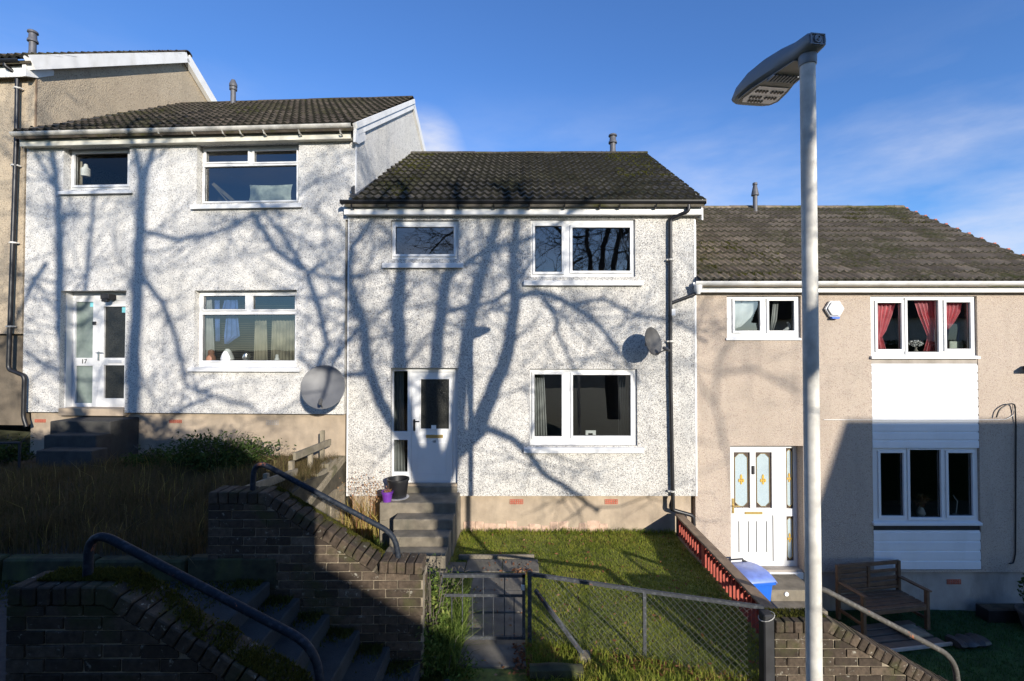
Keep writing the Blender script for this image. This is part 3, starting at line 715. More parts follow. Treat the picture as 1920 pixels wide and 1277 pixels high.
# downpipe with its branch from the white gutter next door
y = -.06
def X(u, v, yy=y):
    a = L(u, v, yy); return Vector((a[0], yy, a[1]))
dp = pipe(h18, 'downpipe', [X(1291, 384, -.2), X(1291, 396, -.2), X(1257, 410), X(1257, 700), X(1262, 956), X(1268, 958), X(1300, 967), X(1301, 985)], M['black'], .035,
     [X(1257, 487), X(1258, 640), X(1260, 921)])
pipe(h18, 'branch_pipe', [X(1312, 545, -.12), X(1304, 551, -.1), X(1259, 568)], M['black'], .03)
MB().cbox(X(1255, 0)[0], X(1262, 0)[0], -.1, -.085, X(1257, 592)[2], X(1257, 580)[2], .004).build('pipe_label', M['white'], dp)
pipe(h18, 'waste_pipe', [X(1262, 930, -.02), X(1256, 948, -.02), X(1258, 956, -.04), X(1266, 958, -.05)], M['black'], .022)

# ================================================================== house 17 (white, uphill)
h17 = thing('terraced_house', 'white pebbledash house on the left with grey weathered gutter and recessed glazed door numbered 17', 'house', fr17.o, R(-3), 'stepped terrace of houses')
L = fr17.L
zpl = L(400, 775)[1]; W17 = w17
zr17 = L(600, 191, yr)[1]; zg17 = L(600, 238, -0.22)[1]; tan17 = (zr17 - zg17) / (yr + .22)
k1 = fr17.rect(119, 274, 243, 355); k2 = fr17.rect(369, 268, 560, 381); k3 = fr17.rect(364, 544, 556, 690); k4 = fr17.rect(112, 545, 235, 775)
k4 = (k4[0], k4[1], zpl - .01, k4[3])
z18e = fr18.W(0, 0, zg18).z - fr17.o.z
gxr = L(668, 320)[0]
shell(h17, -W17, 0.0, zpl, zg17 + .22*tan17 - .1, zr17 - .1, yr, 7.2, M['harl17'], M['plinth'], [k1, k2, k3, k4], rec=.1, right_gable=(gxr - .2, gxr, z18e - .25))
MB().box(gxr - .02, gxr + .004, -.005, .02, z18e + .1, L(668, 262)[1]).build('corner_bead', M['upvc'], h17)
rf17, p17, g17 = roof(h17, -W17 + .02, gxr + .02, -.24, zg17, yr, zr17, M['tile17'], 7.2)
a = Vector((-W17 + .26, -.1, zg17 + .14*tan17 + .06)); b = Vector((-W17 + .26, yr, zr17 + .05))
MB().beam(a, b, .12, .05).build('flashing', M['lead'], rf17)
fz = fr17.rect(46, 257, 655, 267, -.14)
fa = MB().box(-W17 + .02, gxr - .05, -.14, -.115, L(350, 267, -.14)[1], L(350, 247, -.14)[1]).build('fascia', M['fascia17'], h17, bevel=.003)
MB().box(-W17 + .03, gxr - .06, -.115, -.002, L(350, 266, -.14)[1], L(350, 266, -.14)[1] + .015).build('soffit', M['fascia17'], fa)
zb = L(350, 267, -.14)[1]
MB().prismx([(-.15, zb-.07), (-.02, zb-.05), (.3, zb+.16), (.3, zb+.3), (-.15, zb+.2)], gxr + .003, gxr + .05).build('verge_box', M['fascia'], fa)
MB().beam((gxr + .03, -.14, zg17 - .02), (gxr + .03, yr, zr17 - .13), .05, .2).build('bargeboard', M['fascia'], h17)
MB().beam((gxr + .065, -.16, zg17 - .02 + .06), (gxr + .065, yr, zr17 - .05), .03, .1).build('bargeboard', M['fascia'], h17)
MB().beam((gxr + .03, yr, zr17 - .13), (gxr + .03, 2*yr+.2, zg17 - .06), .05, .2).build('bargeboard', M['fascia'], h17)
gx0, gx1 = L(24, 248, -.21)[0], L(660, 234, -.21)[0]
gz0 = L(350, 246, -.21)[1]
gu = gutter_mb(gx0, gx1, -.205, gz0 + .045, r=.07).build('gutter', M['gutgrey'], h17)
clips(h17, fr17, [60, 117, 178, 240, 300, 363, 420, 453, 497, 563, 640], 250, -.2, M['gutgrey'], gu)
for u in (152, 212):
    q = fr17.rect(u - 14, 249, u + 14, 261, -.14)
    v_ = MB().slab(*q, -.16, -.14, [(q[0]+.015, (q[0]+q[1])/2-.008, q[2]+.012, q[3]-.012), ((q[0]+q[1])/2+.008, q[1]-.015, q[2]+.012, q[3]-.012)]).build('eave_vent', M['fascia17'], fa)
    MB().box(q[0]+.01, q[1]-.01, -.146, -.141, q[2]+.01, q[3]-.01).build('vent_mesh', M['black'] if u > 200 else M['dish'], fa)
flue(h17, fr17, 437, 203, 150, yr - .4, .062, 'round')
w, _ = window(h17, fr17, k1, [(141, 288, 241, 347)], .14, (107, 357, 245, 363), label='small upper window over the front door', glass=M['glassdim'])
w, _ = window(h17, fr17, k2, [(387, 283, 466, 304), (477, 283, 557, 304), (384, 312, 557, 377)], .14, (356, 382, 564, 390), label='upper window with two top lights', sash=.03)
w, _ = window(h17, fr17, k3, [(382, 555, 461, 580), (475, 555, 554, 580), (380, 590, 554, 676)], .12, (351, 690, 561, 697), label='lower window with two top lights', sash=.03)
dy = .22; zsl = L(190, 763, dy)[1]
q1 = fr17.rect(141, 566, 174, 671, dy); q2 = fr17.rect(141, 686, 173, 756, dy); lfp = fr17.rect(184, 563, 246, 760, dy)
g1 = fr17.rect(195, 575, 235, 671, dy); g2 = fr17.rect(195, 685, 233, 747, dy)
drn = MB().slab(k4[0]+.002, k4[1]-.002, zsl, k4[3]-.002, dy, dy + .07, [q1, q2, (lfp[0], k4[1]-.03, lfp[2], lfp[3])]).build('door', M['upvc'], h17, bevel=.004)
for q in (q1, q2):
    MB().quad((q[0], dy+.03, q[2]), (q[1], dy+.03, q[2]), (q[1], dy+.03, q[3]), (q[0], dy+.03, q[3])).build('pane', M['frostlt'], drn)
MB().slab(lfp[0]+.005, k4[1]-.035, lfp[2]+.004, lfp[3]-.004, dy-.006, dy+.05, [g1, g2]).build('door_leaf', M['upvc'], drn, bevel=.005)
for q in (g1, g2):
    MB().quad((q[0], dy+.03, q[2]), (q[1], dy+.03, q[2]), (q[1], dy+.03, q[3]), (q[0], dy+.03, q[3])).build('frosted_pane', M['frostdk'], drn)
digits(drn, fr17, '17', 158, 678, dy, .085, M['black'])
q = fr17.rect(204, 675, 230, 681, dy); MB().cbox(*q[:2], dy-.02, dy-.006, *q[2:], .004).build('letterbox', M['silver'], drn)
q = fr17.rect(184, 659, 188, 676, dy); MB().cbox(*q[:2], dy-.018, dy-.006, *q[2:], .004).cbox(q[0], q[0]+.14, dy-.06, dy-.045, q[3]-.03, q[3]-.014, .004).build('handle', M['chrome'], drn)
q = fr17.rect(175, 603, 181, 609, dy); MB().cbox(*q[:2], dy-.03, dy-.002, *q[2:], .004).build('doorbell', M['black'], drn)
for u0, v0, u1, v1 in ((167, 567, 174, 575), (227, 576, 235, 586)):
    q = fr17.rect(u0, v0, u1, v1, dy); MB().box(*q[:2], dy+.02, dy+.024, *q[2:]).build('sticker', M['teal'], drn)
q = fr17.rect(190, 551, 206, 561, .06)
MB().cbox(*q[:2], .03, .19, q[2], q[3], .01).cbox(q[0]+.03, q[1]-.03, .02, .1, q[2]-.05, q[2], .01).build('porch_lamp', M['blackmatt'], h17)
MB().box(k4[0]+.01, k4[1]-.01, -.02, .32, zpl - .06, zsl - .001).build('threshold', M['plinth'], h17, bevel=.006)
MB().box(k4[0]-.0, k4[0]+.02, .1, .215, zpl, k4[3]-.01).build('jamb_lining', M['upvc'], h17)
for q, m_ in (((66, 786, 86, 792), M['airbrick']), ((318, 787, 341, 793), M['airbrick']), ((500, 788, 523, 797), M['plinth19'])): airbrick(h17, fr17, *q, .1, m_)

# ================================================================== house 16 (cream, far left)
h16 = thing('terraced_house', 'cream pebbledash house at the far left edge with white bargeboard and tall black downpipe', 'house', fr16.o, R(-3), 'stepped terrace of houses')
L = fr16.L
zpl = L(20, 626)[1]; gx16 = L(67, 200)[0]
zr16 = L(250, 104, yr)[1]; zg16 = zr16 - (zr17 - zg17); tan16 = tan17
k1 = (-3.4, -2.4, 2.4, 3.8); z1617 = fr17.o.z + zg17 - fr16.o.z - .05
shell(h16, -4.2, 0.0, zpl, zg16 + .22*tan16 - .1, zr16 - .1, yr, 7.2, M['harl16'], M['plinth16'], [k1], rec=.1, right_gable=(gx16 - .2, gx16, z1617), base=-.9)
MB().box(gx16 - .02, gx16 + .004, -.005, .02, z1617 + .2, zg16 - .1).build('corner_bead', M['cap'], h16)
rf16, p16, g16 = roof(h16, -4.2, gx16 + .14, -.24, zg16, yr, zr16, M['tile17'], 7.2)
MB().box(-4.2, gx16 - .05, -.14, -.115, zg16 - .27, zg16 - .06).build('fascia', M['fascia'], h16)
MB().beam((gx16 + .08, -.2, zg16 - .05), (gx16 + .08, yr, zr16 - .1), .12, .24).build('bargeboard', M['fascia'], h16, bevel=.004)
MB().beam((gx16 + .08, yr, zr16 - .1), (gx16 + .08, 2*yr+.25, zg16 - .05), .12, .24).build('bargeboard', M['fascia'], h16, bevel=.004)
MB().prismx([(-.2, zg16-.3), (0, zg16-.22), (.3, zg16+.0), (.3, zg16+.1), (-.2, zg16-.02)], gx16 - .05, gx16 + .02).build('verge_box', M['fascia'], h16)
gutter_mb(-4.2, L(40, 118, -.2)[0], -.205, zg16 + .0).build('gutter', M['black'], h16)
window(h16, fr16, k1, [], .12)
flue(h16, fr16, 61, 102, 58, yr - .6, .075)
def X(u, v, yy=-.08):
    a = L(u, v, yy); return Vector((a[0], yy, a[1]))
pipe(h16, 'downpipe', [X(10, 118, -.2), X(10, 124, -.2), X(33, 140), X(31, 250), X(16, 688), X(19, 694), X(43, 703), X(46, 710), X(44, 782), X(50, 800)], M['black'], .036,
     [X(32, 165), X(27, 310), X(24, 455), X(18, 612)])

# ================================================================== house 19 (beige, downhill)
h19 = thing('terraced_house', 'beige pebbledash house on the right with white board panels and glazed white door', 'house', fr19.o, 0, 'stepped terrace of houses')
L = fr19.L
zpl = L(1700, 1073)[1]; W19 = 6.62
zr19 = L(1500, 391, yr)[1]; zg19 = L(1500, 529, -0.22)[1]; tan19 = (zr19 - zg19) / (yr + .22)
n1 = fr19.rect(1363, 555, 1502, 637); n2 = fr19.rect(1634, 555, 1834, 841); n3 = fr19.rect(1640, 838, 1837, 1069); n4 = fr19.rect(1370, 836, 1507, 1078)
n2 = (n2[0], n2[1], n3[2], n2[3])              # window, boards, window and boards share one tall opening
n4 = (n4[0], n4[1], zpl - .01, n4[3])
shell(h19, 0, W19, zpl, zg19 + .22*tan19 - .1, zr19 - .1, yr, 7.2, M['harl19'], M['plinth19'], [n1, n2, n4], rec=.05)
rf19, p19, g19 = roof(h19, 0.03, W19 + .12, -.24, zg19, yr, zr19, M['tile19'], 7.2)
mb = MB()
for r_ in range(14):
    s = (r_ + .5) * g19; c = Vector((W19 + .13, -.24 + s*math.cos(p19), zg19 + s*math.sin(p19) + .03)); mb.box(c.x-.03, c.x+.03, c.y-.05, c.y+.05, c.z-.04, c.z+.035)
stuff(mb.build('verge_clips', M['airbrick'], rf19))
MB().beam((W19 + .08, -.22, zg19 - .02), (W19 + .08, yr, zr19 - .04), .05, .06).build('verge_mortar', M['mortar'], rf19)
MB().beam((.05, -.2, zg19 + .0), (.05, yr, zr19 + .02), .1, .05).build('flashing', M['lead'], rf19)
zf0, zf1 = L(1600, 548, -.14)[1], L(1600, 528, -.14)[1]
fa = MB().box(.02, W19 + .1, -.14, -.115, zf0, zf1).build('fascia', M['fascia'], h19, bevel=.003)
MB().box(.03, W19 + .09, -.115, -.002, zf0 + .005, zf0 + .02).build('soffit', M['fascia'], fa)
gz0 = L(1600, 527, -.2)[1]
gu = gutter_mb(L(1302, 530, -.2)[0], W19 + .1, -.205, gz0 - .012, r=.078).build('gutter', M['gutw'], h19)
clips(h19, fr19, [1398, 1508, 1628, 1742, 1853], 534, -.2, M['gutw'], gu)
q = L(1309, 541, -.2); MB().lathe([(.035, -.1), (.05, -.06), (.07, 0), (.072, .06)], 14).build('outlet', M['gutw'], gu, smooth=True, loc=(q[0], -.2, q[1]))
flue(h19, fr19, 1416, 398, 343, yr - .25, .055, 'cone')
window(h19, fr19, n1, [(1377, 564, 1424, 620), (1441, 564, 1488, 620)], .05, (1362, 634, 1503, 638), label='small two-light upper window', sillproud=.03)
q = fr19.rect(1634, 555, 1832, 671, .04)
window(h19, fr19, (n2[0], n2[1], q[2], n2[3]), [(1644, 568, 1689, 655), (1700, 563, 1758, 660), (1773, 567, 1818, 654)], .04, (1635, 668, 1839, 673), label='three-light upper window hung with pink curtains', sillproud=.05)
q3 = fr19.rect(1640, 840, 1836, 984, .04)
window(h19, fr19, (n2[0], n2[1], q3[2], q3[3]), [(1650, 849, 1693, 967), (1705, 843, 1763, 970), (1777, 849, 1822, 967)], .04, (1639, 981, 1843, 986), label='three-light lower window in the shade', sillproud=.05)
def boards(z0, z1, nb):
    pn = MB().box(n2[0]+.004, n2[1]-.004, .05, .12, z0, z1).build('board_panel', M['dish'], h19)
    hh = (z1 - z0) / nb; me = MB().prismx([(.0, .004), (.0, hh*.80), (.012, hh*.86), (.014, hh-.001), (.045, hh-.001), (.045, .004)], n2[0]+.006, n2[1]-.006).mesh('cladding_board', M['clad'])
    for i in range(nb): inst('cladding_board', me, pn, (0, .0, z0 + i*hh))
boards(q3[3] + .004, L(1735, 682, 0)[1], 10)
MB().box(n2[0]+.004, n2[1]-.004, .01, .06, L(1735, 682, 0)[1]+.004, q[2]-.002).build('flashing', M['plinth19'], h19)
boards(n2[2] + .01, L(1735, 995, 0)[1], 4)
MB().box(n2[0]+.004, n2[1]-.004, .02, .06, L(1735, 995, 0)[1]+.004, q3[2]-.002).build('flashing', M['blackmatt'], h19)  # matt black strip painting in the shaded gap beneath the sill
airbrick(h19, fr19, 1775, 1086, 1801, 1095, .05, M['airbrick'])
dy = .2; zsl = L(1430, 1077, dy)[1]
lf = (n4[0] + .003, fr19.rect(1368, 838, 1461, 1062, dy)[1]); 
ga = fr19.rect(1376, 848, 1406, 953, dy); gb = fr19.rect(1417, 848, 1447, 953, dy); gc = fr19.rect(1474, 840, 1488, 954, dy); gd = fr19.rect(1475, 968, 1489, 1052, dy)
rgt = fr19.rect(1480, 840, 1493, 1060, dy)[1]; zlt = L(1420, 1061, dy)[1]
drn = MB().slab(n4[0]+.002, n4[1]-.002, zsl, n4[3]-.002, dy, dy+.07, [gc, gd, (n4[0]+.02, lf[1]-.01, zlt, n4[3]-.04)]).build('door', M['upvc'], h19, bevel=.004)
MB().slab(n4[0]+.022, lf[1]-.012, zlt+.003, n4[3]-.043, dy-.006, dy+.05, [ga, gb]).build('door_leaf', M['upvc'], drn, bevel=.005)
for q in (ga, gb, gc, gd):
    w_, hh = q[1]-q[0], q[3]-q[2]; c = min(.075, w_*.36); e = min(.03, w_*.18)
    MB().quad((q[0], dy+.03, q[2]), (q[1], dy+.03, q[2]), (q[1], dy+.03, q[3]), (q[0], dy+.03, q[3])).build('patterned_pane', M['frostbl'], drn)
    def octo(e, c): return [(q[0]+e+c, q[2]+e), (q[1]-e-c, q[2]+e), (q[1]-e, q[2]+e+c), (q[1]-e, q[3]-e-c), (q[1]-e-c, q[3]-e), (q[0]+e+c, q[3]-e), (q[0]+e, q[3]-e-c), (q[0]+e, q[2]+e+c)]
    oc = octo(e, c); sq = [(q[0]+.001+(c if i in (0, 5) else 0), 0) for i in range(8)]
    outer = [(q[0]+e+c, q[2]), (q[1]-e-c, q[2]), (q[1], q[2]+e+c), (q[1], q[3]-e-c), (q[1]-e-c, q[3]), (q[0]+e+c, q[3]), (q[0], q[3]-e-c), (q[0], q[2]+e+c)]
    mb = MB(); n = 8; y0 = dy + .027
    for i in range(n):
        a, b, c2, d = outer[i], outer[(i+1) % n], oc[(i+1) % n], oc[i]
        mb.quad((a[0], y0, a[1]), (b[0], y0, b[1]), (c2[0], y0, c2[1]), (d[0], y0, d[1]))
    for cx_, cz_, i, j in ((q[0], q[2], 7, 0), (q[1], q[2], 1, 2), (q[1], q[3], 3, 4), (q[0], q[3], 5, 6)):
        a, b = outer[i], outer[j]; mb.add([(cx_, y0, cz_), (a[0], y0, a[1]), (b[0], y0, b[1])], [(0, 1, 2)])
    mb.build('dark_glass_border', M['led'], drn)
    MB().tube([(a, dy+.022, b) for a, b in oc + [oc[0]]], .0045, 5).build('lead_line', M['gold'], drn)
    cx_, cz_ = (q[0]+q[1])/2, (q[2]+q[3])/2; s = min(.066, w_*.36)
    mb = MB()
    for (a, b, r1, r2) in ((0, .055, .3, .75), (0, -.05, .26, .55), (-.55, -.01, .25, .5), (.55, -.01, .25, .5), (0, .0, .3, .3)):
        o = (cx_ + a*s, cz_ + b*(1 if b else 1)); mb.prism([(o[0] + r1*s*math.cos(t)*(1-.2*math.sin(t)), o[1] + r2*s*math.sin(t)) for t in [2*math.pi*i/10 for i in range(10)]], dy+.019-.001*abs(a), dy+.024)
    mb.build('glass_motif', M['yellow'], drn)
q = fr19.rect(1396, 959, 1429, 964, dy); MB().cbox(*q[:2], dy-.02, dy-.006, *q[2:], .004).build('letterbox', M['gold'], drn)
q = fr19.rect(1372, 934, 1376, 962, dy); MB().cbox(*q[:2], dy-.02, dy-.006, *q[2:], .004).cbox(q[0], q[0]+.13, dy-.06, dy-.045, q[3]-.14, q[3]-.12, .005).build('handle', M['gold'], drn)
q = fr19.rect(1409, 873, 1414, 889, dy); MB().cbox(*q[:2], dy-.03, dy-.006, *q[2:], .008).build('knocker', M['black'], drn)
for u0 in (1384, 1402, 1417, 1436, 1448):
    q = fr19.rect(u0, 977 if u0 < 1440 else 966, u0 + 2, 1035 if u0 < 1440 else 1052, dy); MB().box(*q[:2], dy-.0085, dy-.005, *q[2:]).build('groove_shade', M['dish'], drn)  # raised grey strips, the shade of the grooves put in as colour
MB().box(n4[0]+.002, n4[1]-.002, .02, dy, zpl - .02, zsl - .001).build('threshold', M['upvc'], h19, bevel=.006)
# aerial cable clipped along the wall, with its black drop
def X(u, v, yy=-.02):
    a = L(u, v, yy); return Vector((a[0], yy, a[1]))
pipe(h19, 'cable', [X(1545, 787), X(1700, 788), X(1885, 787), X(1900, 779), X(1902, 758)], M['gutw'], .006, rad=.05)
pipe(h19, 'cable', [X(1868, 783, -.05), X(1873, 768, -.06), X(1890, 757, -.06), X(1903, 757, -.06), X(1905, 800), X(1904, 1040), X(1900, 1056), X(1893, 1057)], M['black'], .011, rad=.08)
MB().cbox(X(1904, 0)[0], X(1945, 0)[0], -.3, -.02, X(1904, 692)[2], X(1904, 686)[2], .006).build('wall_bracket', M['blackmatt'], h19)

# ================================================================== house 20, a corner of its roof showing
h20 = thing('terraced_house', 'next house down the hill, only a sliver of its roof showing at the right edge', 'house', fr20.o, 0, 'stepped terrace of houses')
shell(h20, 0, 6.4, zpl, zg19 + .22*tan19 - .1, zr19 - .1, yr, 7.2, M['harl19'], M['plinth19'], [], rec=.05)
roof(h20, 0.16, 6.5, -.24, zg19, yr, zr19 + .06, M['tile19'], 7.2, nparts=0)

# ================================================================== across the street, behind the camera: they cast the long shade
def back_house(name, label, x0, x1, yf, half, zg, ze, zr, hip_left=0, hip_right=0):
    cx_ = (x0 + x1) / 2; h = thing(name, label, 'house', (cx_, yf, zg), 0, 'houses across the street'); a, b = x0 - cx_, x1 - cx_
    e, r_ = ze - zg, zr - zg
    wins = [(a + (b-a)*t, a + (b-a)*t + 1.5, e - 1.5, e - .35) for t in (.12, .42, .7)] + [(a + (b-a)*t, a + (b-a)*t + 1.5, .9, 2.1) for t in (.12, .7)]
    mb = MB(); mb.slab(a, b, 0, e, -.25, 0, wins); mb.box(a, a+.25, -2*half, -.25, 0, e); mb.box(b-.25, b, -2*half, -.25, 0, e); mb.box(a+.25, b-.25, -2*half, -2*half+.25, 0, e)
    if not hip_left: mb.prismx([(0, e), (-half, r_-.06), (-2*half, e)], a, a + .25)
    if not hip_right: mb.prismx([(0, e), (-half, r_-.06), (-2*half, e)], b - .25, b)
    mb.build('wall', M['cream'], h)
    mb = MB(); o = .25; A = [(a-o, .3, e-.1), (b+o, .3, e-.1), (b+o, -2*half-.3, e-.1), (a-o, -2*half-.3, e-.1), (a-o+hip_left, -half, r_), (b+o-hip_right, -half, r_)]
    mb.add(A, [(0, 1, 5, 4), (2, 3, 4, 5), (1, 2, 5), (3, 0, 4), (0, 3, 2, 1)]); mb.build('roof', M['tile17'], h)
    for q in wins:
        f = MB().slab(*q, -.1, -.03, [(q[0]+.08, (q[0]+q[1])/2-.04, q[2]+.08, q[3]-.08), ((q[0]+q[1])/2+.04, q[1]-.08, q[2]+.08, q[3]-.08)]).build('window', M['upvc'], h)
        MB().quad((q[0], -.08, q[2]), (q[1], -.08, q[2]), (q[1], -.08, q[3]), (q[0], -.08, q[3])).build('pane', M['glass'], f)
T = 20.0                                       # how far in front of the terrace the shading roofs stand
def back(u_x, z): return u_x - SUN_D.x * T, z - SUN_D.z * T
xl, zl = back(-7.0, -1.53); xe, zee = back(-3.9, -5.5)
back_house('bungalow', 'cream bungalow with hipped tiled roof across the street, behind the viewer', xl - 16, xe, 8.5 - T + 3.6, 3.6, zee - 2.6, zee, zl, hip_right=xe - xl)
xr_, zr_ = back(5.95, -1.27)
back_house('gabled_house', 'cream gabled house across the street, behind the viewer', xr_ + .25, xr_ + 18, 8.5 - T + 2.4, 2.4, -5.2, zr_ - 2.9, zr_)

def hedge(name, label, x0, x1, y0, y1, top, seed, dens=240):  # unseen hedges added to block sky light and shape the shade
    r_ = np.random.default_rng(seed); g = min(gheight(x0, y0), gheight(x1, y0)) - .1
    h = thing(name, label, 'hedge', ((x0+x1)/2, (y0+y1)/2, g), 0, 'hedges added behind the viewer to block light'); cx_, cy_ = (x0+x1)/2, (y0+y1)/2
    mb = MB(); n = max(3, int((x1-x0)/.5))
    xs = [x0 + .12 + (x1-x0-.24)*i/n for i in range(n+1)]
    for x in xs:
        t = top(x) - g
        for yy, zz in ((y0+.15, 0), (y0+.1, t*.6), (y0+.2, t-.12), (y1-.2, t-.12), (y1-.1, t*.6), (y1-.15, 0)): mb.v.append((x-cx_ + 0*yy, yy-cy_ + random.uniform(-.04, .04), zz + random.uniform(-.03, .03)))
    mb.f = [(i*6+j, i*6+j+1, i*6+j+7, i*6+j+6) for i in range(n) for j in range(5)] + [tuple(range(6)), tuple(n*6+j for j in range(6))]
    mb.build('core', M['leaf'], h)
    N_ = int(dens*(x1-x0)*3); x = r_.uniform(x0, x1, N_); side = r_.integers(0, 3, N_); tt = np.array([top(a) - g for a in x])
    z = np.where(side == 2, tt + r_.normal(-.03, .05, N_), r_.uniform(0, 1, N_)*tt); y = np.where(side == 0, y0 + r_.normal(.06, .06, N_), np.where(side == 1, y1 + r_.normal(-.06, .06, N_), r_.uniform(y0, y1, N_)))
    leaves('foliage', M['leaf'], np.stack([x-cx_, y-cy_, z], 1), .05, h); return h
def htop(x):                                     # top shaped to cast the shade edge on the middle brick wall
    wx = x - 10.1*.482; pts = [(-20, -1.5), (-5.4, -1.5), (-4.43, -2.33), (-3.8, -2.48)]
    for (a, za), (b, zb) in zip(pts, pts[1:]):
        if wx <= b: return za + (zb-za)*(wx-a)/(b-a) + 10.1*.3 - .05
    return pts[-1][1] + 10.1*.3 - .05
hedge('light_block_hedge', 'unseen tall hedge added behind the viewer on the left to cut sky light and cast shade', -8.0, -3.83 + 10.0*.482, -2.1, -1.1, htop, 3)
hedge('light_block_hedge', 'unseen hedge added behind the viewer on the right to darken reflections and cut sky light', 11.5, 20.0, -4.0, -3.0, lambda x: .3, 4)
# ================================================================== bare trees behind the camera
def tree(name, label, limbs, t0, trunk_base, seed, ntw, spread=1.0):
    """limbs: traced as their shadow lies on the terrace; each is carried back towards the sun to where the tree stands"""
    rd = random.Random(seed)
    def back3(u, v, t):
        p = P(u, v, 8.5); return p - SUN_D * t
    top = [back3(*trunk_base[0], t0)]
    g = gheight(top[0].x, top[0].y)
    h = thing(name, label, 'tree', (top[0].x, top[0].y, g), 0, 'bare street trees')
    off = Vector((top[0].x, top[0].y, g)); mb = MB(); tw = MB(); seeds = []
    for li, (pts, ws) in enumerate(limbs):
        dt = rd.uniform(-1.6, 1.6); n = len(pts); P3 = []; rs = []
        for i in range(n - 1):
            for j in range(4):
                f = (i + j/4) / (n - 1); a, b = pts[i], pts[i+1]; k = j/4
                wob = rd.uniform(-2, 2)
                P3.append(back3(a[0]+(b[0]-a[0])*k + wob, a[1]+(b[1]-a[1])*k, t0 + dt*min(1, f*1.6)) - off)
                fl = ws[0] + (ws[1]-ws[0])*f; rs.append(max(.010, .86 * fl / 103.5 / 2))
        P3.append(back3(*pts[-1], t0 + dt) - off); rs.append(max(.012, ws[1]/103.5/2))
        mb.tube(P3, rs, 8)
        for i in range(len(P3) - 1): seeds.append((P3[i], (P3[i+1]-P3[i]).normalized(), rs[i], i/len(P3)))
    def grow(p, d, r, ln, depth):
        m = 4; pts = [p]; rr = [r]; q = p.copy(); dd = d.copy()
        for i in range(m):
            dd = (dd + Vector((rd.gauss(0, .22), rd.gauss(0, .22), rd.gauss(0.03, .2)))).normalized()
            q = q + dd * ln / m; pts.append(q.copy()); rr.append(r * (1 - .75*(i+1)/m))
        tw.tube(pts, rr, 4 if depth else 5, cap=False)
        if depth < 3:
            for i in range(2 if depth else 3):
                k = rd.randint(1, m); b = pts[k]
                nd = (dd + Vector((rd.gauss(0, .75), rd.gauss(0, .75), rd.gauss(.1, .6)))).normalized()
                grow(b, nd, rr[k]*.75 + .002, ln * rd.uniform(.5, .75), depth + 1)
    for _ in range(ntw):
        p, d, r, f = rd.choice(seeds)
        if f < .12: continue
        nd = (d*.5 + Vector((rd.gauss(0, .8), rd.gauss(0, .8), rd.gauss(.25, .6)))).normalized()
        grow(p, nd, min(r*.5, rd.uniform(.009, .03)), rd.uniform(1.0, 2.2)*spread, 0)
    mb.build('trunk', M['bark'], h, smooth=True); tw.build('branches', M['bark'], h)
    return h
cA = [([(820,1330),(812,1150),(815,1000),(822,920),(838,868)], (74, 52)),
      ([(830,880),(790,850),(735,790),(714,757),(687,682),(680,608),(658,541),(650,503),(661,465),(690,420),(720,370),(735,330)], (30, 10)),
      ([(815,960),(765,800),(750,687),(748,616),(746,560),(751,518),(757,465),(748,400),(770,330),(765,280)], (40, 16)),
      ([(820,930),(812,800),(815,687),(825,597),(832,541),(842,512),(858,440),(850,380),(880,300)], (36, 14)),
      ([(842,515),(880,490),(905,472),(940,462),(981,452),(1040,425),(1090,380)], (15, 8)),
      ([(838,880),(858,820),(862,745),(868,680),(877,620),(889,560),(906,503),(921,450),(934,405),(960,340),(955,290)], (34, 16)),
      ([(850,850),(895,808),(920,742),(945,680),(957,635),(964,571),(963,503),(966,420),(985,350),(1010,290)], (42, 12)),
      ([(964,560),(996,548),(1033,552),(1071,571),(1109,597),(1139,627),(1165,665),(1200,720)], (17, 7)),
      ([(1020,560),(1040,590),(1048,630),(1075,690),(1120,740)], (11, 5)),
      ([(840,585),(880,573),(920,568),(960,540),(1010,470),(1060,400)], (12, 6)),
      ([(700,700),(640,705),(590,700),(560,660)], (12, 6)),
      ([(905,800),(960,822),(990,850),(1020,890),(1090,930),(1130,960)], (18, 8)),
      ([(1071,571),(1130,560),(1190,590),(1260,600),(1330,640)], (10, 5)),
      ([(680,608),(650,640),(620,690),(600,760)], (12, 6))]
tree('bare_tree', 'bare multi-stemmed tree behind the viewer that shades the middle house', cA, 11.5, [(820, 1330)], 11, 235)
cB = [([(232,1180),(236,900),(241,770),(247,620),(252,500),(256,400),(259,330)], (34, 24)),
      ([(259,335),(248,270),(235,200),(225,130)], (17, 9)),
      ([(259,335),(282,270),(300,200),(330,120)], (17, 9)),
      ([(236,880),(150,800),(112,720),(98,600),(98,520),(95,430),(92,340),(84,270),(90,180)], (26, 14)),
      ([(98,560),(130,560),(148,533),(157,430),(165,350),(190,280)], (14, 8)),
      ([(92,340),(70,300),(40,250),(10,190)], (11, 6)),
      ([(252,500),(300,560),(330,640),(345,720),(400,740),(470,760)], (13, 7)),
      ([(470,390),(517,465),(560,500),(613,520),(680,520)], (14, 8)),
      ([(590,700),(613,645),(600,580),(575,510),(540,450),(500,400),(470,330)], (14, 8)),
      ([(255,420),(330,440),(400,430),(470,400),(540,380),(600,330)], (12, 6)),
      ([(70,480),(40,520),(10,590),(-30,640)], (12, 6)),
      ([(240,770),(290,800),(340,760),(400,740)], (12, 6)),
      ([(110,690),(60,670),(10,640)], (10, 5))]
tree('bare_tree', 'bare tall tree behind the viewer that shades the white house on the left', cB, 12.5, [(232, 1180)], 23, 235)
cC = [([(1395,1000),(1372,860),(1345,760),(1350,680)], (6, 5)),
      ([(1345,760),(1300,690),(1310,600),(1345,540)], (5, 4)),
      ([(1350,700),(1420,690),(1500,735)], (5, 4)), ([(1350,680),(1400,600),(1440,560)], (5, 3))]
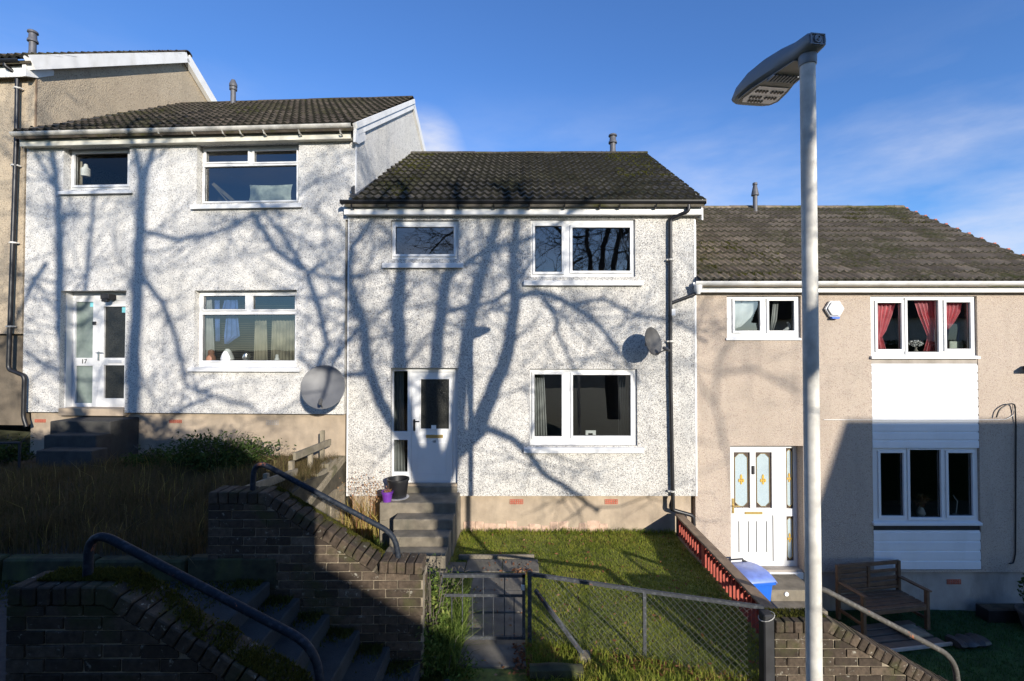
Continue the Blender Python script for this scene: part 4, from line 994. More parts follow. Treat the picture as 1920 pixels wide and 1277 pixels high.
tree('bare_tree', 'slender bare sapling behind the viewer in front of the beige house', cC, 21.0, [(1395, 1000)], 5, 22, .8)
# ================================================================== gardens and paths
def sheet(name, mat, x0, x1, y0, y1, zf, nx=30, ny=20, skirt=1.2):
    mb = MB()
    for j in range(ny + 1):
        for i in range(nx + 1):
            x, y = x0 + (x1-x0)*i/nx, y0 + (y1-y0)*j/ny; mb.v.append((x, y, zf(x, y)))
    m = nx + 1
    mb.f = [(j*m+i, j*m+i+1, (j+1)*m+i+1, (j+1)*m+i) for j in range(ny) for i in range(nx)]
    edge = [i for i in range(m)] + [j*m+nx for j in range(1, ny+1)] + [ny*m+i for i in range(nx-1, -1, -1)] + [j*m for j in range(ny-1, 0, -1)]
    b = len(mb.v)
    for e in edge: p = mb.v[e]; mb.v.append((p[0], p[1], p[2] - skirt))
    k = len(edge); mb.f += [(edge[i], b+i, b+(i+1) % k, edge[(i+1) % k]) for i in range(k)]
    return struct(mb.build(name, mat, smooth=True))
def wob(x, y, a=0.02): return a * (math.sin(2.1*x + 1.3*y) + math.sin(3.7*y - 1.9*x + 1) + 0.6*math.sin(6.1*x + 4.7*y))
X18 = fr18.o.x; XF = 2.86
z17f = lambda x, y: GZ17 - 0.03 - .17*min(1, max(0, (6.6 - y)/1.7)) + wob(x, y, .02) - .05*max(0, (x + 4.2))
z18f = lambda x, y: GZ18 + wob(x, y, .012) - 0.06*max(0, x - 1.2)*max(0, (6.6 - y)/2)
z19f = lambda x, y: GZ19 + wob(x, y, .015)
sheet('garden_soil', M['soil'], -10.2, -3.16, 4.86, 8.95, z17f, skirt=2.0)
sheet('lawn', M['lawnbase'], -3.12, XF, 4.66, 8.64, z18f, 40, 26)
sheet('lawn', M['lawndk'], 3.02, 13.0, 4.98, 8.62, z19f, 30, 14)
# top landing, public stairs, bottom path
ST0, SZ0 = P(500, 1093, 4.7).x, P(500, 1093, 4.7).z
sheet('path', M['asphalt'], -10.2, ST0 - .31, 3.17, 4.74, lambda x, y: SZ0 - .002, 4, 2)
sheet('path', M['asphalt'], -0.2, 2.55, 3.1, 4.64, lambda x, y: -3.42 - .02*x, 4, 2)
stairs = thing('concrete_stairs', 'dark public stairs of worn concrete going down between two brick walls', 'stairs', (ST0, 3.97, -3.8))
for i in range(8):
    x0, z1 = ST0 - .31 + .30*i, SZ0 - .16*i
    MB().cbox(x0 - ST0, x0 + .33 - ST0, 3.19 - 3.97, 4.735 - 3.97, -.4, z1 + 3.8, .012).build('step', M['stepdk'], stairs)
mp = thing('garden_path', 'concrete slab path running through the gate to the front steps', 'path', (-.3, 5.4, GZ18))
ys = [4.95, 5.42, 5.95, 6.5, 7.02]
for a, b in zip(ys, ys[1:]):
    MB().cbox(-.36, .38, a - 5.4, b - 5.4 - .02, -.1, .035 + random.uniform(-.006, .006), .008, .003).build('slab', M['pave'], mp)
for xa in (-1.66, -1.06, -.5, .06):
    MB().cbox(xa, xa + .55, 1.64, 1.95 if xa < -1 else 2.05, -.1, .03 + random.uniform(-.006, .006), .008, .003).build('slab', M['pave'], mp)
MB().cbox(-.65, .55, 2.08, 2.13, -.1, .075, .01).build('edging', M['steps'], mp)

# ------------------------------------------------------------------ brick walls, every brick a part
def clip(poly, a, b, c):                         # keep a*x + b*z <= c
    out = []
    for i in range(len(poly)):
        p, q = poly[i], poly[(i+1) % len(poly)]; dp, dq = a*p[0]+b*p[1]-c, a*q[0]+b*q[1]-c
        if dp <= 0: out.append(p)
        if dp * dq < 0: t = dp/(dp-dq); out.append((p[0]+(q[0]-p[0])*t, p[1]+(q[1]-p[1])*t))
    return out
def area(p): return abs(sum(p[i][0]*p[(i+1) % len(p)][1] - p[(i+1) % len(p)][0]*p[i][1] for i in range(len(p))))/2
def brick_wall(w, prof, zb, thick, BL=.228, BH=.076, J=.011, cope=.118, mat='brick', nm='brick', pitch=.087, inset=.006, endwall=True):
    """prof: top line in the wall's own x,z from left to right: flat or falling, then flat again"""
    segs = list(zip(prof, prof[1:])); und = []
    for (a, b) in segs:
        d = Vector((b[0]-a[0], b[1]-a[1])).normalized(); nrm = Vector((-d.y, d.x)); und.append((nrm.x, nrm.y, nrm.x*a[0] + nrm.y*a[1] - cope))
    x0, x1 = prof[0][0], prof[-1][0]
    def below(poly, ranges):
        out = []
        for grp, xa, xb in ranges:
            q = clip(clip(poly, -1, 0, -xa), 1, 0, xb)
            for g in grp: q = clip(q, *und[g]) if q else q
            if len(q) > 2 and area(q) > 2e-4: out.append(q)
        return out
    if len(segs) >= 3: ranges = [((0, 1), x0, prof[2][0]), ((2,), prof[2][0], x1)]
    else: ranges = [(tuple(range(len(segs))), x0, x1)]
    zt = max(p[1] for p in prof)
    core = MB()
    for q in below([(x0, zb), (x1, zb), (x1, zt), (x0, zt)], ranges):
        core.prism(q, inset + .003, thick - inset)
    core.build('mortar', M['mortar'], w)
    pool = []
    for k in range(4): pool.append(MB().cbox(0, BL, 0, .1, 0, BH, .005, .003).mesh(nm, M[mat]))
    row = 0; z = zb
    while z < zt:
        x = x0 - (BL + J)/2 * (row % 2)
        while x < x1:
            bl = BL
            a, b = max(x, x0 + .001), min(x + bl, x1 - .001)
            if b - a > .03:
                for q in below([(a, z), (b, z), (b, z + BH), (a, z + BH)], ranges):
                    pr = random.uniform(0, inset*1.2)
                    if abs(area(q) - BL*BH) < 1e-5: inst(nm, random.choice(pool), w, (x, -pr, z))
                    elif area(q) > .0012: MB().prism(q, -pr, .1).build(nm, M[mat], w)
            x += bl + J
        z += BH + J; row += 1
    if endwall:                                   # headers on the right-hand end
        z = zb; r_ = 0
        while z + BH < prof[-1][1] - cope:
            for a, b in (((.012, .1), (.112, thick-.012)) if r_ % 2 else ((.012, thick-.012),)):
                MB().cbox(x1 - .09, x1 + random.uniform(.002, .008), max(a, .102), b, z, z + BH, .005, .002).build(nm, M[mat], w)
            z += BH + J; r_ += 1
    if cope:
        for (a, b) in segs:
            L_ = math.hypot(b[0]-a[0], b[1]-a[1]); n = max(1, int(L_/pitch)); an = math.atan2(b[1]-a[1], b[0]-a[0])
            for i in range(n):
                t = (i + .5)/n; px_, pz = a[0]+(b[0]-a[0])*t, a[1]+(b[1]-a[1])*t
                o = MB().cbox(-L_/n/2 + .005, L_/n/2 - .005, -.006 - random.uniform(0, .008), thick + random.uniform(0, .008), -cope + .004, random.uniform(-.006, .004), .008, .003).build('coping_brick', M[mat], w)
                o.location = (px_, 0, pz); o.rotation_euler = (0, -an + random.uniform(-.02, .02), 0)
def wallthing(label, px, Y, zb, thick=.225, group='dark brick walls beside the public stairs', **kw):
    pts = [P(u, v, Y) for u, v in px]
    o = Vector((pts[0].x, Y, zb)); w = thing('brick_wall', label, 'wall', o, 0, group)
    brick_wall(w, [(p.x - o.x, p.z - zb) for p in pts], 0, thick, **kw); return w
wallthing('nearest dark brick wall at lower left with mossy sloping brick coping', [(15, 1101), (205, 1101), (690, 1398)], 2.95, -3.4)
wallthing('middle brick wall half in sunlight, ending beside the weeds and garden gate', [(391, 923), (502, 924), (711, 1053), (793, 1056)], 4.75, -3.8)
wallthing('sunlit brick wall behind the lamp post, its brick coping sloping to the right', [(1453, 1165), (1558, 1165), (1880, 1340)], 4.75, -5.0)
rw = thing('retaining_wall', 'block retaining wall between the upper garden and the speckled middle house', 'wall', (X18 - .03, 5.0, GZ18 - .1), R(90))
brick_wall(rw, [(0, 1.05), (1.7, 1.1), (3.52, 1.52)], 0, .2, BL=.43, BH=.2, J=.013, cope=.12, mat='stone', nm='block', pitch=.6, endwall=False)
lw = thing('retaining_wall', 'low concrete wall hidden under the red fence between the lawns', 'wall', (XF + .06, 6.75, GZ19 - .2))
MB().cbox(-.03, .1, -1.75, 1.75, 0, 1.42, .01).build('wall', M['steps'], lw)
# mossy kerb at the front of the upper garden
kb = thing('kerb', 'mossy stone kerb along the front of the shaded dry grass', 'kerb', (-6, 4.80, GZ17 - .17))
for i in range(7):
    x = -8.9 + i*.93
    if x > -3.3: break
    MB().cbox(x + 6, x + 6.9, -.07, .07, -.3, .02 + random.uniform(-.015, .015), .02, .008).build('kerb_stone', M['rubble'], kb)
mb = MB(); q = P(1043, 1262, 4.82)
n = 10; ring = []
for i in range(7):
    x = -.27 + .54*i/6; s = .07*(1 - .25*abs(i-3)/3) + random.uniform(-.008, .008)
    for a in range(n):
        t = 2*math.pi*a/n; sq = 1/max(abs(math.cos(t)), abs(math.sin(t)))**.6
        mb.v.append((x, s*1.05*math.cos(t)*sq + random.uniform(-.006, .006), s*math.sin(t)*sq + random.uniform(-.006, .006)))
mb.f = [(i*n+a, i*n+(a+1) % n, (i+1)*n+(a+1) % n, (i+1)*n+a) for i in range(6) for a in range(n)] + [tuple(range(n)), tuple(6*n+a for a in range(n))]
tag(mb.build('edging_stone', M['rubble'], smooth=True, loc=(q.x, 4.82, q.z + .02)), 'mossy log-shaped edging stone on the grass right of the gate', 'stone')

# ------------------------------------------------------------------ handrails
def rail(label, px, Y, mat, r=.027, rad=.18):
    pts = [P(u, v, Y) for u, v in px]; o = pts[0]; h = thing('handrail', label, 'handrail', o, 0, 'tubular handrails beside the stairs')
    MB().tube(arc([p - o for p in pts], rad, 10), r, 14).build('tube', mat, h, smooth=True)
    for p in (pts[0], pts[-1]): MB().lathe([(r*1.6, -.01), (r*1.6, .012), (r*1.1, .02)], 14).build('base_collar', mat, h, loc=p - o)
rail('dark handrail in the shade rising from the nearest brick wall', [(164, 1099), (168, 990), (592, 1212), (606, 1330)], 3.07, M['rail'])
rail('dark handrail with rust patches on the middle brick wall', [(473, 930), (477, 861), (740, 1002), (749, 1056)], 4.86, M['rail'])
rail('pale flaking handrail to the right of the lamp post', [(1519, 1172), (1523, 1094), (1790, 1233), (1798, 1310)], 4.86, M['railgrey'])

# ------------------------------------------------------------------ front steps
h = thing('front_steps', 'sunlit concrete steps up to the door of the middle house', 'steps', (-1.6, 7.9, GZ18))
lv = [(-2.33, -1.05, P(780, 943, 7.92).z, 7.92, 8.615), (-2.02, -1.06, P(780, 974, 7.62).z, 7.62, 7.917), (-2.0, -1.08, P(780, 1007, 7.32).z, 7.32, 7.617), (-2.02, -1.09, P(780, 1039, 7.05).z, 7.05, 7.317)]
for x0, x1, z, ya, yb in lv:
    MB().cbox(x0 + 1.6, x1 + 1.6, ya - 7.9, yb - 7.9, -.12, z - GZ18, .012, .004).build('step', M['steps'], h)
h = thing('front_steps', 'dark slab steps up to the recessed door of the white house', 'steps', fr17.W(0, 0, 0), R(-3))
zt = fr17.L(170, 780, 0)[1]
for i, (ya, yb, ua, ub) in enumerate(((-.5, .095, 93, 206), (-.8, -.502, 82, 180), (-1.1, -.802, 68, 172))):
    a, b = fr17.L(ua, 800, ya)[0], fr17.L(ub, 800, ya)[0]
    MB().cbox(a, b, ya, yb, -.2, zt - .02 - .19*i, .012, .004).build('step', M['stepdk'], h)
h = thing('front_steps', 'worn concrete steps at the glazed door of the beige house, beside the blue bins', 'steps', (4.4, 8.0, GZ19))
zl_ = P(1475, 1107, 8.0).z
for i, (ya, yb) in enumerate(((8.0, 8.59), (7.68, 7.997), (7.36, 7.677))):
    MB().cbox(-.14, .62, ya - 8.0, yb - 8.0, -.1, zl_ - GZ19 - .18*i, .012, .004).build('step', M['steps'], h)
q = P(1475, 1114, 7.99); MB().prism([(.035*math.cos(t*math.pi/6), .035*math.sin(t*math.pi/6)) for t in range(12)], -.012, .02).build('round_cap', M['white'], h, loc=(q.x - 4.4, -.005, q.z - GZ19))

# ------------------------------------------------------------------ gate and chain-link fence
GY = 5.33
g0 = P(985, 1200, GY); gate = thing('garden_gate', 'low grey metal bar gate across the concrete path, paint rusting', 'gate', (g0.x, GY, GZ18))
def GP(u, v): p = P(u, v, GY); return Vector((p.x - g0.x, 0, p.z - GZ18))
MB().beam(GP(826, 1079), GP(984, 1079), .035, .035).build('top_rail', M['gate'], gate)
MB().beam(GP(826, 1116), GP(984, 1117), .012, .03).build('middle_rail', M['gate'], gate)
MB().beam(GP(826, 1195), GP(984, 1195), .03, .035).build('bottom_rail', M['gate'], gate)
for u in (827, 982): MB().beam(GP(u, 1075), GP(u, 1198), .035, .035, (0, 1, 0)).build('stile', M['gate'], gate)
for i, u in enumerate((847, 867, 886, 906, 925, 946, 964)):
    MB().tube([GP(u, 1079 if i % 2 else 1116), GP(u, 1195)], .0065, 6).build('bar', M['gate'], gate)
MB().cbox(-.05, -.01, -.03, .0, GP(984, 1100).z - .03, GP(984, 1100).z + .03, .004).build('latch', M['galv'], gate)
p = P(814, 1076, GY); o = thing('gate_post', 'short grey gate post standing in the weeds left of the gate', 'post', (p.x, GY, GZ18))
MB().cbox(-.022, .022, -.022, .022, -.2, p.z - GZ18, .004).build('post', M['gate'], o)
MB().beam((-.02, 0, .42), (-.25, 0, .34), .03, .03).build('stay', M['gate'], o)
fp = [P(993, 1076, GY), P(1208, 1108, 5.13), P(1432, 1139, 4.80)]
fo = Vector((fp[0].x, GY, GZ18)); fen = thing('chain_link_fence', 'low chain-link fence with grey metal rail across the front of the sunny lawn', 'fence', fo)
F3 = [p - fo for p in fp]
for a, b in zip(F3, F3[1:]): MB().beam(a, b, .035, .035).build('top_rail', M['gate'], fen)
for i, p in enumerate(F3[:2]):
    MB().beam(p + Vector((0, 0, .03 if i == 0 else 0)), Vector((p.x, p.y, -.25)), .045 if i == 0 else .035, .045 if i == 0 else .035, (0, 1, 0)).build('post', M['gate'], fen)
MB().beam(P(1003, 1106, GY - .03) - fo, P(1094, 1228, 5.08) - fo, .035, .035).build('strut', M['gate'], fen)
MB().cbox(-.07, .07, -.07, .07, -.12, .03, .02, .01).build('strut_footing', M['steps'], fen, loc=P(1096, 1230, 5.08) - fo)
for bi, (a, b) in enumerate(zip(F3, F3[1:])):
    mb = MB(); L_ = Vector((b.x-a.x, b.y-a.y)).length; H_ = .80; pt = .07
    def at(s, z):
        t = s / L_; top = a.z + (b.z-a.z)*t; sag = .012*math.sin(5*s + z*7)
        return Vector((a.x+(b.x-a.x)*t, a.y+(b.y-a.y)*t - .012 + sag, top - z))
    n = int((L_ + H_)/pt) + 2
    for i in range(n):
        for sg in (1, -1):
            s0 = i*pt - (H_ if sg > 0 else 0); s1 = s0 + H_*1 if sg > 0 else s0 - H_
            p0, p1 = (s0, 0.0), (s1, H_)
            def cut(pa, pb):
                (sa, za), (sb, zb_) = pa, pb
                for lim, ge in ((0, True), (L_, False)):
                    ina = sa >= lim if ge else sa <= lim; inb = sb >= lim if ge else sb <= lim
                    if not ina and not inb: return None
                    if ina and inb: continue
                    t = (lim - sa)/(sb - sa); m_ = (lim, za + (zb_-za)*t)
                    if ina: sb, zb_ = m_
                    else: sa, za = m_
                return (sa, za), (sb, zb_)
            c_ = cut(p0, p1)
            if not c_: continue
            (sa, za), (sb, zb_) = c_; k = max(1, int(abs(zb_-za)/.1)); off = .0025*sg
            mb.tube([at(sa+(sb-sa)*j/k, za+(zb_-za)*j/k) + Vector((0, off, 0)) for j in range(k+1)], .0014, 4, cap=False)
    stuff(mb.build('wire_mesh', M['wire'], fen))
p = P(1437, 1147, 4.72); o = thing('fence_post', 'thick black timber post at the right end of the chain-link fence', 'post', (p.x, 4.72, -4.0))
MB().cbox(-.055, .055, -.06, .06, -.4, p.z + 4.0, .012, .006).build('post', M['blackmatt'], o)
MB().tube([Vector((.068*math.cos(t), .07*math.sin(t), p.z + 4 - .12 + .03*math.cos(t))) * 1.06 for t in [2*math.pi*i/14 for i in range(15)]], .004, 5).build('wire_tie', M['galv'], o)

# ------------------------------------------------------------------ red slatted fence
rf = thing('slatted_fence', 'red-brown slatted timber fence with brown capping beside the sunny lawn', 'fence', (XF, 7.0, GZ18))
zt = P(1270, 967, 8.45).z - GZ18
me1 = MB().cbox(-.028, .022, -.011, .011, 0, .30, .003).mesh('slat', M['red']); me2 = MB().cbox(-.028, .022, -.011, .011, 0, .50, .003).mesh('slat', M['red'])
y = 8.36; i = 0
while y > 5.42:
    long = y < 7.28
    inst('slat', me2 if long else me1, rf, (random.uniform(-.003, .003), y - 7.0, zt - (.52 if long else .32)), (0, 0, random.uniform(-.03, .03)))
    y -= .104; i += 1
for ya, yb, z in ((7.3, 8.42, zt - .06), (7.3, 8.42, zt - .27), (5.4, 7.3, zt - .08), (5.4, 7.3, zt - .44)):
    MB().box(.024, .054, ya - 7, yb - 7, z - .03, z + .03).build('fence_rail', M['red'], rf)
MB().cbox(-.06, .09, 5.36 - 7, 8.46 - 7, zt, zt + .03, .006, .003).build('capping', M['cap'], rf)
for yy, w_ in ((8.43, .05), (7.27, .04), (5.4, .05)): MB().cbox(-.03, .07, yy - 7 - w_, yy - 7 + w_, -.5, zt - .002, .005).build('fence_post', M['blackmatt'] if yy > 8 else M['red'], rf)
for ya, yb, z in ((7.31, 8.38, zt - .36), (5.45, 7.23, zt - .56)): MB().cbox(-.04, .05, ya - 7, yb - 7, z - .1, z + .03, .005).build('gravel_board', M['cap'], rf)

# ------------------------------------------------------------------ timber edging fence on the upper garden
tf = thing('timber_edging_fence', 'low weathered timber rails and posts along the upper garden beside the dry grass', 'fence', (-3.36, 7.0, GZ17 - .1))
for (u0, v0, u1, v1, X_) in ((552, 856, 619, 829, -3.35), (445, 925, 556, 885, -3.4)):
    ya, yb = FPX*X_/(u0-UCX), FPX*X_/(u1-UCX); a, b = P(u0, v0, ya), P(u1, v1, yb); o = Vector((-3.36, 7.0, GZ17 - .1))
    MB().beam(a - o, b - o, .04, .11).build('rail', M['oldwood'], tf)
for yy, hh in ((8.22, .62), (7.75, .42), (7.1, .36), (6.4, .36), (5.7, .34)):
    MB().cbox(-.09, -.03, yy - 7 - .04, yy - 7 + .04, -.3, hh, .006, .004).build('post', M['oldwood'], tf)
for yy, zz in ((8.1, .12), (7.7, .05), (7.25, -.02), (6.8, -.08)):
    MB().cbox(.02, .17, yy - 7 - .2, yy - 7 + .2, zz - .14, zz, .008, .005).build('sleeper', M['oldwood'], tf)

# ------------------------------------------------------------------ street lamp
LY = 2.93
lp = P(1528, 1277, LY); lx = (lp.x + P(1513, 120, LY).x)/2
zt = P(1514, 112, LY).z; zg_ = gheight(lx, LY)
lamp = thing('street_lamp', 'tall grey street lamp post with flat LED lantern in front of the beige house', 'street lamp', (lx, LY, zg_))
H_ = zt - zg_
MB().tube([(0, 0, -.3), (0, 0, 1.0), (0, 0, 1.02), (0, 0, H_ - .02)], [.07, .07, .0455, .0435], 24).build('pole', M['galv'], lamp, smooth=True)
MB().lathe([(.048, -.06), (.051, -.055), (.052, .0), (.05, .01)], 24).build('spigot', M['lantern'], lamp, smooth=True, loc=(0, 0, H_ + .02))
hd = bpy.data.objects.new('lantern', None)
# lantern: narrow square end over the post, widening to a thin rounded tip that points away over the garden
prof = [(-.075, .048, .0, .062), (-.062, .055, -.004, .072), (.02, .06, -.01, .084), (.10, .082, -.012, .104), (.2, .112, -.012, .114), (.3, .138, -.012, .102), (.4, .150, -.012, .066), (.455, .138, -.010, .032), (.478, .10, -.004, .012)]
mb = MB(); n = 14
for (yy, hw, z0, z1) in prof:
    for k_ in range(n):
        t = 2*math.pi*k_/n; c, s = math.cos(t), math.sin(t); e = .55
        mb.v.append((hw*math.copysign(abs(c)**e, c), yy, (z0+z1)/2 + (z1-z0)/2*math.copysign(abs(s)**e, s)))
m_ = len(prof); mb.f = [(i*n+k_, i*n+(k_+1) % n, (i+1)*n+(k_+1) % n, (i+1)*n+k_) for i in range(m_-1) for k_ in range(n)] + [tuple(range(n)), tuple((m_-1)*n+k_ for k_ in range(n))]
lan = mb.build('lantern', M['lantern'], lamp, smooth=True, loc=(-.005, 0, H_ + .03), rot=(R(-1.5), 0, R(7)))
lan.scale = (1.22, 1.22, 1.22)
bpy.data.objects.remove(hd)
MB().prismz([(-.05, .03), (.05, .03), (.085, .17), (.118, .3), (.128, .40), (.10, .445), (-.10, .445), (-.128, .40), (-.118, .3), (-.085, .17)], -.0165, -.0125).build('underside', M['lanternlow'], lan)
MB().prismz([(-.09, .255), (.09, .255), (.108, .385), (.09, .42), (-.09, .42), (-.108, .385)], -.0205, -.0170).build('led_plate', M['silver'], lan)
for rr, cols in ((.30, (-.075, -.055, -.035, -.015, .02, .04, .06, .08)), (.36, (-.075, -.055, -.035, -.015, .02, .04, .06, .08)), (.40, (-.06, -.04, -.02, 0, .02))):
    for cc in cols: MB().cbox(cc - .006, cc + .006, rr - .012, rr + .012, -.026, -.021, .002).build('led', M['led'], lan)
mb = MB()
for i in range(9): mb.box(-.085 + i*.02, -.075 + i*.02, .14, .2, -.028, -.0175)
mb.build('heat_fins', M['lantern'], lan)
MB().slab(-.040, .040, .003, .060, -.081, -.074, [(-.035, .035, .008, .055)]).build('cap_frame', M['lantern'], lan)
MB().prism([(.020*math.cos(t), .020*math.sin(t)) for t in [2*math.pi*i/20 for i in range(20)]], -.082, -.074).build('photocell_disc', M['lantern'], lan, loc=(0, 0, .032))
MB().tube([(.021*math.cos(t), -.081, .032 + .021*math.sin(t)) for t in [2*math.pi*i/20 for i in range(21)]], .0018, 5).build('photocell_ring', M['dishdk'], lan)
MB().tube([(.007*math.sin(t), -.083, .032 + .012 - .024*t/6.28) for t in [6.28*i/16 for i in range(17)]], .0022, 5).build('mark', M['dishdk'], lan)

# ------------------------------------------------------------------ satellite dishes, alarm
def dish(label, c, nrm, rad, arm_to, mat, wallp):
    h = thing('satellite_dish', label, 'satellite dish', c, 0, 'satellite dishes on the house fronts')
    mb = MB(); n = 32; rings = 7
    for side in (0, 1):
        mb.v.append((0, 0, -.006*side))
        for r_ in range(1, rings + 1):
            f = r_/rings
            for k_ in range(n):
                t = 2*math.pi*k_/n; mb.v.append((rad*f*math.cos(t), rad*1.08*f*math.sin(t), rad*.20*f*f - .006*side))
    B = 1 + rings*n
    for s in (0, 1):
        o = s*B
        for k_ in range(n):
            mb.f.append((o, o+1+k_, o+1+(k_+1) % n))
            for r_ in range(rings - 1): a = o+1+r_*n; mb.f.append((a+k_, a+n+k_, a+n+(k_+1) % n, a+(k_+1) % n))
    e = 1 + (rings-1)*n
    mb.f += [(e+k_, e+(k_+1) % n, B+e+(k_+1) % n, B+e+k_) for k_ in range(n)]
    q = Vector(nrm).normalized().to_track_quat('Z', 'Y').to_euler()
    d = mb.build('reflector', mat, h, smooth=True, rot=q)
    MB().tube([(rad*1.02*math.cos(t), rad*1.10*math.sin(t), rad*.2) for t in [2*math.pi*i/32 for i in range(33)]], .005, 6).build('rim', mat, d, smooth=True)
    nr = Vector(nrm).normalized(); c = Vector(c); back = -nr*.03
    w = Vector(wallp) - c
    MB().tube(arc([back, Vector((back.x*3, w.y*.55, back.z*3 - .03)), w], .06), .018, 10).build('bracket', M['dishdk'], h, smooth=True)
    MB().cbox(w.x - .06, w.x + .06, w.y - .012, w.y + .01, w.z - .09, w.z + .09, .004).build('wall_plate', M['dishdk'], h)
    a = Vector(arm_to)
    up = Vector((0, 0, 1)); low = (nr*.02 - (up - nr*up.dot(nr)).normalized()*rad*1.02)
    MB().tube([low*.9 + back, low, a], .010, 8).build('feed_arm', M['dishdk'], h)
    dd = (a*-1).normalized()
    MB().tube([a - dd*.05, a, a + dd*.02, a + dd*.07], [.022, .03, .034, .03], 12).build('receiver', M['dishdk'], h, smooth=True)
    return h
c = P(607, 727, 8.02)
dish('large grey satellite dish low on the white wall at the house corner', c, (.22, -.88, .30), .345, (.12, -.42, -.20), M['dish'], (c.x - .02, 8.49, c.z - .22))
c = P(1221, 641, 8.12)
dish('small dark satellite dish seen side-on beside the black downpipe', c, (.62, -.75, .2), .225, (.20, -.22, -.13), M['dishdk'], (c.x + .17, 8.48, c.z - .12))
p = P(1565, 579, 8.5); al = thing('alarm_box', 'white hexagonal alarm box with dark base on the beige wall by the lamp post', 'alarm box', (p.x, 8.54, p.z))
hx = [(.175*math.cos(math.pi/6*0 + i*math.pi/3), .165*math.sin(i*math.pi/3)) for i in range(6)]
MB().prism(hx, -.05, .0).build('back_plate', M['upvc'], al, bevel=.008)
MB().prism([(x*.86, z*.86) for x, z in hx], -.085, -.05).build('cover', M['upvc'], al, bevel=.02)
MB().prism([(-.075, -.150), (.075, -.150), (.065, -.185), (-.065, -.185)], -.075, -.01).build('strobe', M['blue'], al, bevel=.006)

# ------------------------------------------------------------------ bins
def bin_(label, x, y, rz):
    h = thing('wheelie_bin', label, 'bin', (x, y, GZ19), rz, 'blue bins by the beige house')
    mb = MB(); b0, b1 = (.21, .23), (.27, .32); z0, z1 = .08, .98
    mb.add([(-b0[0], -b0[1], z0), (b0[0], -b0[1], z0), (b0[0], b0[1], z0), (-b0[0], b0[1], z0), (-b1[0], -b1[1], z1), (b1[0], -b1[1], z1), (b1[0], b1[1], z1), (-b1[0], b1[1], z1)],
           [(0,3,2,1),(0,1,5,4),(1,2,6,5),(2,3,7,6),(3,0,4,7),(4,5,6,7)]); mb.build('body', M['blue'], h, bevel=.02)
    MB().slab(-.30, .30, .93, .99, -.35, .35).build('rim', M['blue'], h, bevel=.012)
    mb = MB(); nl = 8
    for i in range(nl + 1):
        yy = -.37 + .74*i/nl; zz = 1.0 + .085*math.sin(math.pi*(i/nl)**.8)
        for xx in (-.31, -.27, .27, .31): mb.v.append((xx, yy, zz - (.03 if abs(xx) > .3 else 0)))
    mb.f = [(i*4+k_, i*4+k_+1, (i+1)*4+k_+1, (i+1)*4+k_) for i in range(nl) for k_ in range(3)]
    lid = mb.build('lid', M['bluelid'], h, smooth=True); so = lid.modifiers.new('solid', 'SOLIDIFY'); so.thickness = .012
    MB().tube([(-.22, .38, 1.0), (-.22, .42, 1.02), (.22, .42, 1.02), (.22, .38, 1.0)], .014, 8).build('handle', M['black'], h)
    for s in (-1, 1): MB().lathe([(.1, -.025), (.1, .025)], 18).build('wheel', M['black'], h, loc=(s*.24, .26, .1), rot=(0, R(90), 0))
    for s in (-1, 1): MB().cbox(s*.2 - .03, s*.2 + .03, .3, .37, .98, 1.03, .006).build('hinge', M['black'], h)
bin_('blue wheelie bin nearest the door steps, its pale lid shut', 3.81, 7.93, R(8))
bin_('blue wheelie bin tucked behind the red fence, mostly hidden by the other', 3.28, 8.1, R(-4))

# ------------------------------------------------------------------ wooden bench and the things under and by it
bo = Vector((5.62, 7.72, GZ19 + .04)); bn = thing('garden_bench', 'weathered wooden two-seat garden bench in the shade under the lower window', 'bench', bo, R(9))
W_, D_ = 1.28, .56
def slat(x0, x1, y0, y1, z0, z1, nm): MB().cbox(x0, x1, y0, y1, z0, z1, .006, .002).build(nm, M['bench'], bn)
for x in (0, W_ - .06): slat(x, x + .06, 0, .06, 0, .64, 'leg'); slat(x, x + .06, D_ - .06, D_, 0, .93, 'leg')
for x in (-.01, W_ - .07): slat(x, x + .08, -.03, D_ - .065, .642, .668, 'arm')
for i in range(5): slat(.03, W_ - .03, .01 + i*.105, .01 + i*.105 + .085, .405, .425, 'seat_slat')
slat(.062, W_ - .062, .005, .04, .33, .402, 'apron'); slat(.062, W_ - .062, D_ - .05, D_ - .012, .87, .935, 'top_rail'); slat(.062, W_ - .062, D_ - .05, D_ - .012, .45, .50, 'back_rail')
slat(W_/2 - .03, W_/2 + .03, D_ - .05, D_ - .012, .502, .868, 'back_post')
for i in range(4): slat(.062, W_/2 - .032, D_ - .04, D_ - .02, .51 + i*.09, .585 + i*.09, 'back_slat')
for i in (0, 1, 2): slat(W_/2 + .032, W_ - .062, D_ - .04, D_ - .02, .51 + i*.09 + (.05 if i == 2 else 0), .585 + i*.09 + (.03 if i == 2 else 0), 'back_slat')
for x in (0.01, W_ - .05): slat(x, x + .04, .062, D_ - .062, .15, .2, 'stretcher')
p = bn; pal = thing('loose_boards', 'pale loose boards lying on the grass under the bench', 'boards', (5.7, 7.42, GZ19 + .015), R(9))
for i in range(4): MB().cbox(.02 + random.uniform(-.03, .03), 1.18 + random.uniform(-.06, .03), i*.16, i*.16 + .13, 0, .03 + .008*(i % 2), .004, .004).build('board', M['board'], pal)
MB().cbox(0, 1.22, -.06, -.03, 0, .05, .003).build('batten', M['plinth19'], pal)
MB().cbox(.62, 1.0, .12, .4, .06, .1, .004, .01).build('board', M['oldwood'], pal)
tb = MB(); n = 12
